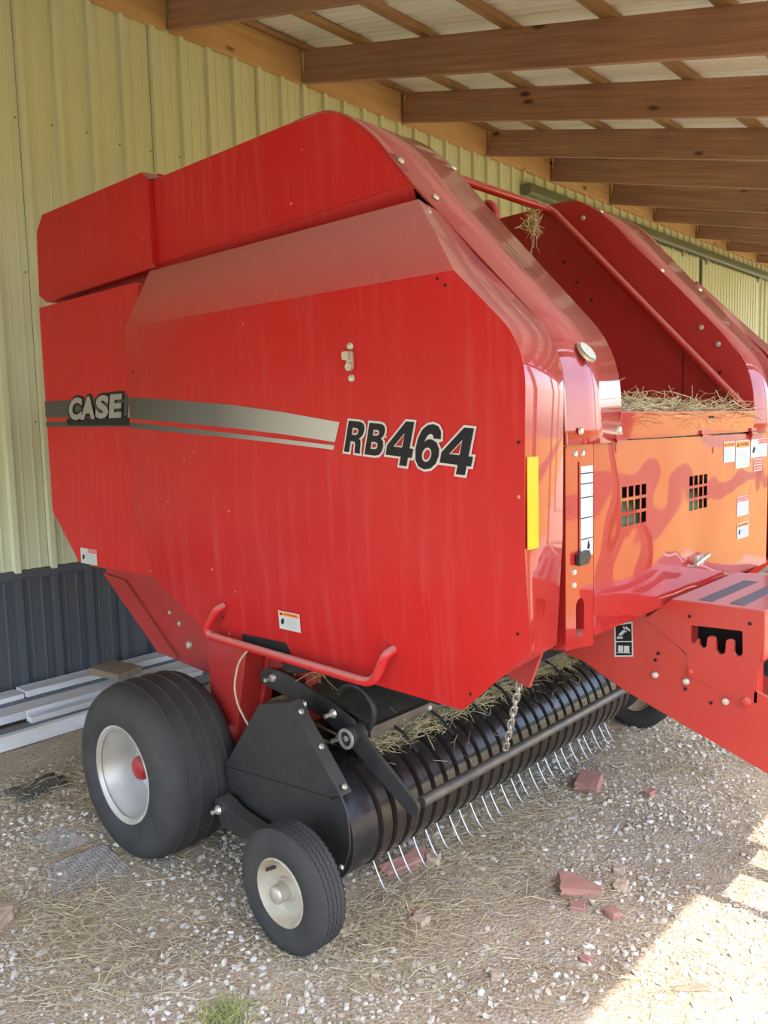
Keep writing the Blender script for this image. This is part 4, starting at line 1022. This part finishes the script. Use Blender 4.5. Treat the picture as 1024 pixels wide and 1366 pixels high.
# ---- gauge wheels
def gauge_wheel(fy):
    cx, cy, cz = 3.078, -0.735, 0.202
    rel = lambda L_: [(fy(cy + o * 0.95) - fy(cy), r * 0.945) for o, r in L_]
    mb = MB(); mb.lathe(rel([(0.03, 0.03), (0.03, 0.095), (0.045, 0.112), (-0.045, 0.112), (-0.055, 0.118), (-0.058, 0.112), (-0.050, 0.104), (-0.032, 0.096), (-0.018, 0.080), (-0.022, 0.045), (-0.032, 0.040), (-0.032, 0.0)]), (cx, fy(cy), cz), 48, closed=False)
    rim = part(mb, 'gauge_wheel', 'rim_rust', smooth=40)
    W = [(-0.052, 0.112), (-0.062, 0.135), (-0.066, 0.160), (-0.062, 0.184), (-0.052, 0.199)]
    for o in (-0.045, -0.027, -0.009, 0.009, 0.027): W += [(o, 0.2075), (o + 0.013, 0.2085), (o + 0.0145, 0.2045), (o + 0.0165, 0.2045)]
    W += [(0.045, 0.2075), (0.052, 0.199), (0.062, 0.184), (0.066, 0.160), (0.062, 0.135), (0.052, 0.112)]
    mb = MB(); mb.lathe(rel([(o, r + (0.005 if r > 0.19 else 0.002)) for o, r in W]), (cx, fy(cy), cz), 120, closed=False)
    k_ = len(W); mb.v = [(x, y + (0.0022 if (q // k_) % 2 else -0.0022) * (math.hypot(x - cx, z - cz) > 0.192), z) for q, (x, y, z) in enumerate(mb.v)]
    sub(mb, 'tire', 'rubber', rim, smooth=35)
    mb = MB(); mb.lathe(rel([(-0.022, 0.032), (-0.072, 0.031), (-0.078, 0.027), (-0.082, 0.015), (-0.083, 0.0)]), (cx, fy(cy), cz), 24, closed=False); sub(mb, 'hub_cap', 'steel', rim)
    mb = MB(); mb.tube([(cx - 0.055, fy(cy - 0.022), cz + 0.055), (cx - 0.058, fy(cy - 0.055), cz + 0.058)], 0.006, 8); sub(mb, 'valve_stem', 'rubber', rim)
    mb = MB(); mb.prism(fillet([(2.560, 0.30), (2.585, 0.325), (2.68, 0.290), (3.09, 0.235), (3.09, 0.19), (2.70, 0.215), (2.60, 0.215)], 0.012, 3, True), 0, 0.05, lambda u, v, w: (u, fy(-0.655 + w), v))
    ar = part(mb, 'gauge_wheel_arm', 'black_paint', smooth=0, bevel=0.003)
    bolts(ar, [((2.585, fy(-0.656), 0.275), (0, fy(-1) - fy(0), 0), 0.018)], stem=0.03)
gauge_wheel(lambda y: y); gauge_wheel(mir)

# ---- chain from the bracket to the wind guard bar
ch_a, ch_b = Vector((3.585, -0.17, 0.860)), Vector((3.335, 0.105, 0.455))
mb = MB(); mb.tube([ch_a + Vector((0, 0, 0.06)), ch_a], 0.006, 6); chain = part(mb, 'chain', 'steel')
NL = 12; dv = (ch_b - ch_a) / NL; dn = dv.normalized(); sa_ = dn.orthogonal().normalized(); sb_ = dn.cross(sa_)
for k in range(NL):
    c = ch_a + dv * (k + 0.5); s_ = sa_ if k % 2 else sb_; hl, hw = dv.length * 0.66, 0.011
    pts = [c + dn * (hl * 0.62 * math.copysign(1, math.cos(a)) * (abs(math.cos(a)) > 0.3) + 0.38 * hl * math.cos(a)) + s_ * hw * math.sin(a) for a in np.linspace(0, 2 * math.pi, 15)]
    mb = MB(); mb.tube(pts, 0.0036, 5, cap=False); sub(mb, 'chain_link', 'steel', chain, smooth=60)

# ------------------------------------------------------------------ strands (hay, straw)
def strands(name, P, D, Ln, R, matn, bend=0.3, seg=3, parent=None, z_floor=None):
    n = len(P); D = D / np.linalg.norm(D, axis=1, keepdims=True)
    A = np.cross(D, rng.normal(size=(n, 3))); A /= np.linalg.norm(A, axis=1, keepdims=True); B = np.cross(D, A)
    V = np.zeros((n, seg + 1, 3, 3)); bend = rng.normal(0, bend, n)
    for s in range(seg + 1):
        t = s / seg
        c = P + D * (Ln * (t - 0.5))[:, None] + A * (bend * Ln * (t - 0.5) ** 2)[:, None]
        if z_floor is not None: c[:, 2] = np.maximum(c[:, 2], z_floor)
        for k in range(3):
            a = 2 * math.pi * k / 3
            V[:, s, k] = c + (R[:, None] * (1 - 0.5 * t)) * (math.cos(a) * A + math.sin(a) * B)
    nv = (seg + 1) * 3; idx = []
    for s in range(seg):
        for k in range(3):
            a, b = s * 3 + k, s * 3 + (k + 1) % 3; idx.append((a, b, b + 3, a + 3))
    idx = np.array(idx); F = (np.arange(n)[:, None, None] * nv + idx[None]).reshape(-1, 4)
    me = bpy.data.meshes.new(name); me.from_pydata(V.reshape(-1, 3).tolist(), [], F.tolist()); me.materials.append(M[matn]); me.update()
    return link_mesh(name, me, parent)

# hay lying in the net compartment behind the front lip
n = 4200
X = rng.uniform(3.10, 3.875, n); Y = rng.uniform(-0.04, 1.06, n)
P = np.stack([X, Y, 1.665 + 0.045 * np.abs(rng.normal(0, 0.6, n)) + 0.02 * np.sin(Y * 5) * (X < 3.8)], 1)
D = rng.normal(size=(n, 3)) * np.array((1, 1, 0.22))
o = strands('hay', P, D, rng.uniform(0.05, 0.16, n), rng.uniform(0.0010, 0.0019, n), 'haystrand', 0.9)
mb = MB(); hv = [(x, y, 1.665 + 0.012 * noise.noise(Vector((x * 9, y * 9, 0)))) for x in np.linspace(3.0, 3.84, 24) for y in np.linspace(-0.055, 1.075, 30)]
hfc = [(i * 30 + j, (i + 1) * 30 + j, (i + 1) * 30 + j + 1, i * 30 + j + 1) for i in range(23) for j in range(29)]
mb.add(hv, hfc); hb = mb.build('hay_bed', 'hay', o, smooth=60, recalc=False); md = hb.modifiers.new('solid', 'SOLIDIFY'); md.thickness = 0.10
tag(o, 'dry hay lying in the open compartment behind the red lip', 'hay', kind='stuff')
# hay caught in the pickup
n = 1500
X = np.r_[rng.uniform(2.98, 3.10, 1000), rng.uniform(2.55, 2.80, 500)]; Y = np.r_[rng.uniform(-0.33, 1.25, 1000), rng.uniform(-0.33, 0.05, 500)]
P = np.stack([X, Y, np.r_[rng.normal(0.535, 0.012, 1000), rng.normal(0.755, 0.02, 500)]], 1)
D = rng.normal(size=(n, 3)) * np.array((1, 1, 0.3))
Y2 = rng.uniform(-0.4, 1.4, 70); A_ = rng.uniform(0.1, 1.75, 70)
P = np.vstack([P, np.stack([PX + (PR + 0.006) * np.cos(A_), Y2, PZ + (PR + 0.006) * np.sin(A_)], 1)]); D = np.vstack([D, rng.normal(size=(70, 3)) * np.array((0.6, 1, 0.6))])
tag(strands('hay', P, D, np.r_[rng.uniform(0.05, 0.18, n), rng.uniform(0.04, 0.09, 70)], np.r_[rng.uniform(0.0009, 0.0016, n), np.full(70, 0.0009)], 'haystrand', 0.8), 'hay caught above the black pickup reel', 'hay', kind='stuff')
# twine strand hanging by the axle post and a frayed tuft on the tube rail
mb = MB(); mb.tube(fillet([(2.69, -0.52, 0.905), (2.64, -0.53, 0.86), (2.565, -0.52, 0.80), (2.53, -0.52, 0.70), (2.545, -0.52, 0.63), (2.60, -0.52, 0.57), (2.63, -0.52, 0.54)], 0.04, 4), 0.004, 6)
tag(mb.build('twine', 'twine', None), 'pale loose twine strand hanging in front of the red axle post', 'twine')
n = 60
P = np.stack([2.975 + rng.normal(0, 0.010, n), 0.90 + rng.normal(0, 0.02, n), 2.555 + rng.normal(0, 0.03, n)], 1); D = rng.normal(size=(n, 3)) * np.array((0.5, 0.5, 1))
P2 = np.stack([np.full(4, 2.99), np.array([0.87, 0.86, 0.90, 0.88]), np.array([2.47, 2.40, 2.47, 2.5])], 1); D2 = np.array([(0.05, -0.2, 1), (0.05, -0.25, 1), (0, 0.15, 1), (0, -0.1, 1)])
tag(strands('twine_tuft', np.vstack([P, P2]), np.vstack([D, D2]), np.r_[rng.uniform(0.04, 0.12, n), 0.14, 0.22, 0.10, 0.12], np.full(n + 4, 0.0022), 'haystrand', 0.8), 'frayed pale twine tuft hanging from the red tube rail', 'twine', kind='stuff')

# ------------------------------------------------------------------ boards stacked along the wall
def board(nm, x0, x1, z0, z1, y0, y1, m_, lab, rot=0.0, grp='boards lying along the wall base', tilt=0.0):
    mb = MB(); cy = (y0 + y1) / 2; cx = (x0 + x1) / 2
    mb.box((x0 - cx, y0 - cy, 0), (x1 - cx, y1 - cy, z1 - z0))
    if 'vinyl' in lab: mb.box((x0 - cx, y0 - cy, z1 - z0), (x0 - cx + 0.03, y1 - cy, z1 - z0 + 0.008))
    o = mb.build(nm, m_, None, smooth=0, bevel=0.003); o.location = (cx, cy, z0); o.rotation_euler = (0, tilt, rot)
    tag(o, lab, 'board', grp)
board('board', 0.045, 0.190, 0.060, 0.100, -3.2, 1.6, 'greyboard', 'grey weathered board under the topmost white board')
board('board', 0.045, 0.235, 0.000, 0.058, -3.1, 1.5, 'board', 'lowest white board lying tight against the slate wall')
board('board', 0.05, 0.195, 0.104, 0.142, -0.305, 1.75, 'board', 'topmost white board against the slate wall, its end near the left frame edge')
board('board', 0.05, 0.190, 0.102, 0.132, -3.2, -0.315, 'board', 'white board end butted left of the topmost board')
board('board', 0.255, 0.415, 0.055, 0.100, -3.0, 1.3, 'board', 'stained wide white board second from the slate wall', rot=0.01)
board('board', 0.448, 0.470, 0.050, 0.118, -0.42, 0.85, 'board', 'thin white strip standing on edge in the middle of the boards', rot=-0.012)
board('board', 0.50, 0.585, 0.020, 0.066, -3.1, 0.75, 'greyboard', 'grey board lying low between the white boards')
board('board', 0.515, 0.555, 0.067, 0.100, -0.44, 0.7, 'board', 'narrow white moulding lying on the grey board')
board('board', 0.625, 0.672, 0.0, 0.080, -3.1, 0.55, 'board', 'outermost white board standing on edge beside the dirt')
mb = MB(); mb.box((-0.13, -0.10, 0), (0.13, 0.10, 0.045)); o = mb.build('wood_block', 'chunk', None, smooth=0, bevel=0.004); o.location = (0.30, 0.22, 0.145); o.rotation_euler = (0, 0.05, 0.25)
tag(o, 'brown wooden offcut lying across the white boards behind the big tyre', 'wood block')

# ------------------------------------------------------------------ loose things on the ground
def rough_block(nm, c, dims, rz, m_, lab, cat, grp=None, tilt=(0, 0), seed=0, cut=0.0):
    rr = random.Random(seed); bm = bmesh.new(); bmesh.ops.create_cube(bm, size=1.0)
    bmesh.ops.subdivide_edges(bm, edges=bm.edges, cuts=2, use_grid_fill=True)
    for v in bm.verts:
        v.co += Vector((rr.uniform(-1, 1), rr.uniform(-1, 1), rr.uniform(-1, 1))) * (0.035 if nm == 'brick' else 0.10)
        if cut and v.co.x + v.co.y > 0.35: v.co -= Vector((1, 1, 0)) * cut * (v.co.x + v.co.y - 0.35)
        v.co = Vector((v.co.x * dims[0], v.co.y * dims[1], (v.co.z + 0.5) * dims[2]))
    me = bpy.data.meshes.new(nm); bm.to_mesh(me); bm.free(); me.materials.append(M[m_])
    o = link_mesh(nm, me); o.location = (c[0], c[1], ground_h(c[0], c[1]) - 0.004 + (c[2] if len(c) > 2 else 0)); o.rotation_euler = (tilt[0], tilt[1], rz)
    md = o.modifiers.new('bevel', 'BEVEL'); md.width = min(dims) * (0.08 if nm == 'brick' else 0.2); md.segments = 2
    tag(o, lab, cat, grp); return o

rough_block('brick', (3.245, 0.915), (0.105, 0.125, 0.05), 0.25, 'brick', 'red brick lying beyond the tine ends', 'brick', tilt=(0.12, 0), seed=1)
rough_block('brick', (3.622, 0.135), (0.14, 0.10, 0.035), 0.62, 'brick', 'flat broken red brick on open gravel', 'brick', seed=2, cut=0.5, tilt=(0.06, 0.04))
rough_block('brick', (3.675, 0.030), (0.05, 0.04, 0.02), 0.4, 'brick', 'small brick chip touching the flat broken brick', 'brick chip', seed=3)
rough_block('brick', (3.045, -0.145), (0.055, 0.20, 0.04), -0.28, 'brick', 'long brownish brick half under the near tines', 'brick', seed=4, tilt=(0.1, 0.2))
rough_block('stone', (3.115, -0.065), (0.05, 0.06, 0.05), 0.5, 'stone', 'pale rounded stone beside the brick under the tines', 'stone', seed=5)
for i, (px_, py_, s, lab) in enumerate(((3.318, -0.387, 0.055, 'tan pinkish stone between gauge wheel and tines'), (3.265, -0.36, 0.035, 'small flat tan stone left of the tan pinkish stone'), (3.735, 0.235, 0.05, 'brown clay lump right of the flat broken brick'),
                                         (3.79, 0.06, 0.045, 'pinkish stone chip near the sunlit edge'), (3.68, 0.33, 0.04, 'reddish clay chip beyond the flat broken brick'), (3.50, 0.99, 0.045, 'pale brown pebble on the far gravel'), (3.66, -0.44, 0.035, 'grey pebble at the bottom beside the sunlight'),
                                         (3.83, -0.20, 0.03, 'orange brick crumb beside the sunlight'))):
    rough_block('stone', (px_, py_), (s, s * 0.85, s * 0.6), i * 0.9, 'stone' if i % 2 == 0 else 'brick', lab, 'stone', seed=20 + i)
rough_block('stone_slab', (2.20, -1.345), (0.13, 0.10, 0.06), 0.6, 'stone', 'grey brown block at the left edge of the ground', 'stone', seed=9)
rough_block('stick', (4.13, -0.13), (0.11, 0.022, 0.015), 0.75, 'chunk', 'short wooden stick lying in the sunlight', 'stick', seed=11)
# expanded metal scrap pressed in the dirt
def scrap_mesh(nm, pts, lab, lift):
    mb = MB(); q = [Vector(p) for p in pts]; n_ = 18
    for i in range(n_ + 1):
        t = i / n_
        for a, b in ((q[0].lerp(q[1], t), q[3].lerp(q[2], t)), (q[0].lerp(q[3], t), q[1].lerp(q[2], t))):
            path = []
            for k in range(9):
                p = a.lerp(b, k / 8); path.append((p.x, p.y, ground_h(p.x, p.y) + lift + 0.004 * math.sin(k * 2.2 + i)))
            mb.tube(path, 0.0021, 4)
    base_ = [(p.x, p.y, ground_h(p.x, p.y) + lift - 0.002) for p in q]
    tag(mb.build(nm, 'mesh_mat', None, smooth=0), lab, 'metal scrap')
scrap_mesh('metal_mesh', [(1.985, -1.058), (2.010, -0.815), (2.245, -0.835), (2.225, -1.116)], 'grey expanded metal sheet in the dirt left of the big tyre', 0.005)
scrap_mesh('metal_mesh', [(1.70, -0.98), (1.72, -0.85), (1.92, -0.83), (1.90, -0.97)], 'half buried metal mesh strip further behind the big tyre', 0.001)
mb = MB(); sp = []
for i in range(9):
    for j in range(7):
        x = 1.16 + 0.20 * i / 8 + 0.02 * math.sin(j); y = -0.86 + 0.24 * j / 6 + 0.015 * math.cos(i * 1.3); sp.append((x, y, ground_h(x, y) + 0.012 + 0.016 * abs(math.sin(i * 0.9 + j * 0.7)) * (0 < i < 8)))
mb.add(sp, [(i * 7 + j, (i + 1) * 7 + j, (i + 1) * 7 + j + 1, i * 7 + j + 1) for i in range(8) for j in range(6)])
tag(mb.build('plastic_scrap', 'plastic', None, smooth=60, solid=0.004), 'crumpled black plastic scrap on the dirt by the boards', 'plastic scrap')

# ------------------------------------------------------------------ gravel and straw
ico = bmesh.new(); bmesh.ops.create_icosphere(ico, subdivisions=1, radius=1.0)
IV = np.array([v.co[:] for v in ico.verts]); IF = np.array([[v.index for v in f.verts] for f in ico.faces]); ico.free()
def noise_at(x, y, s, o): return noise.noise(Vector((x * s, y * s, o)))
def gravel(name, n, smin, smax, xr, yr, thr, lab):
    C = []
    tries = 0
    while len(C) < n and tries < n * 8:
        tries += 1
        x = random.uniform(*xr); y = random.uniform(*yr)
        d = noise_at(x, y, 1.6, 5.1) + 0.5 * noise_at(x, y, 5.0, 2.2)
        if d + random.uniform(-0.35, 0.35) < thr: continue
        if x < 0.70 and y < 1.6: continue
        C.append((x, y, ground_h(x, y)))
    C = np.array(C); n = len(C)
    s = smin * (smax / smin) ** (rng.random(n) ** 1.7)
    sc_ = np.stack([s * rng.uniform(0.75, 1.35, n), s * rng.uniform(0.7, 1.1, n), s * rng.uniform(0.4, 0.8, n)], 1)
    a = rng.uniform(0, 2 * math.pi, n); ca, sa = np.cos(a), np.sin(a)
    V = IV[None] * (1 + rng.normal(0, 0.16, (n, len(IV), 1))) * sc_[:, None]
    t = rng.normal(0, 0.3, n); V[:, :, 2] += V[:, :, 0] * t[:, None]
    W = np.stack([V[:, :, 0] * ca[:, None] - V[:, :, 1] * sa[:, None], V[:, :, 0] * sa[:, None] + V[:, :, 1] * ca[:, None], V[:, :, 2]], 2)
    W += C[:, None]; W[:, :, 2] += (sc_[:, 2] * 0.35)[:, None]
    F = (np.arange(n)[:, None, None] * len(IV) + IF[None]).reshape(-1, 3)
    me = bpy.data.meshes.new(name); me.from_pydata(W.reshape(-1, 3).tolist(), [], F.tolist()); me.materials.append(M['gravel']); me.update()
    o = link_mesh(name, me); tag(o, lab, 'gravel', kind='stuff'); return o
gravel('gravel', 34000, 0.0028, 0.0135, (1.0, 4.5), (-1.75, 4.2), -0.10, 'pale crushed gravel scattered over the dirt')

SP, SD, SLn, SR = [], [], [], []
n = 14000
X = rng.uniform(1.0, 4.3, n); Y = rng.uniform(-1.7, 2.2, n)
keep = np.array([noise_at(x, y, 1.9, 9.7) + 0.45 * noise_at(x, y, 6, 3.1) + random.uniform(-0.35, 0.35) > -0.05 for x, y in zip(X, Y)])
X, Y = X[keep], Y[keep]; n = len(X)
SP.append(np.stack([X, Y, np.array([ground_h(x, y) for x, y in zip(X, Y)]) + rng.uniform(0.002, 0.012, n)], 1))
SD.append(rng.normal(size=(n, 3)) * np.array((1, 1, 0.10))); SLn.append(rng.uniform(0.03, 0.12, n)); SR.append(rng.uniform(0.0006, 0.0014, n))
for cx, cy, sx, sy, n in ((3.12, 0.15, 0.12, 0.45, 1100), (3.28, -0.50, 0.10, 0.13, 500), (2.35, -1.15, 0.16, 0.12, 500), (2.75, -1.2, 0.16, 0.14, 450), (2.0, -0.1, 0.5, 0.4, 700), (1.35, -0.75, 0.15, 0.25, 450), (3.3, 0.3, 0.15, 0.5, 500)):
    SP.append(np.stack([rng.normal(cx, sx, n), rng.normal(cy, sy, n), rng.uniform(0.003, 0.018, n)], 1))
    SD.append(rng.normal(size=(n, 3)) * np.array((1, 1, 0.12))); SLn.append(rng.uniform(0.04, 0.15, n)); SR.append(rng.uniform(0.0006, 0.0014, n))
tag(strands('straw', np.vstack(SP), np.vstack(SD), np.concatenate(SLn), np.concatenate(SR), 'straw', 0.5), 'dry straw littered over the dirt and gravel', 'straw', kind='stuff')
n = 150
P = np.stack([rng.normal(3.19, 0.035, n), rng.normal(-1.10, 0.045, n), np.full(n, 0.02)], 1); D = rng.normal(size=(n, 3)) * np.array((0.5, 0.5, 0.4)) + np.array((0, 0, 0.5))
tag(strands('grass_tuft', P, D, rng.uniform(0.04, 0.10, n), rng.uniform(0.0008, 0.0016, n), 'grass', 0.6), 'small green and yellow grass tuft at the bottom edge', 'grass', kind='stuff')
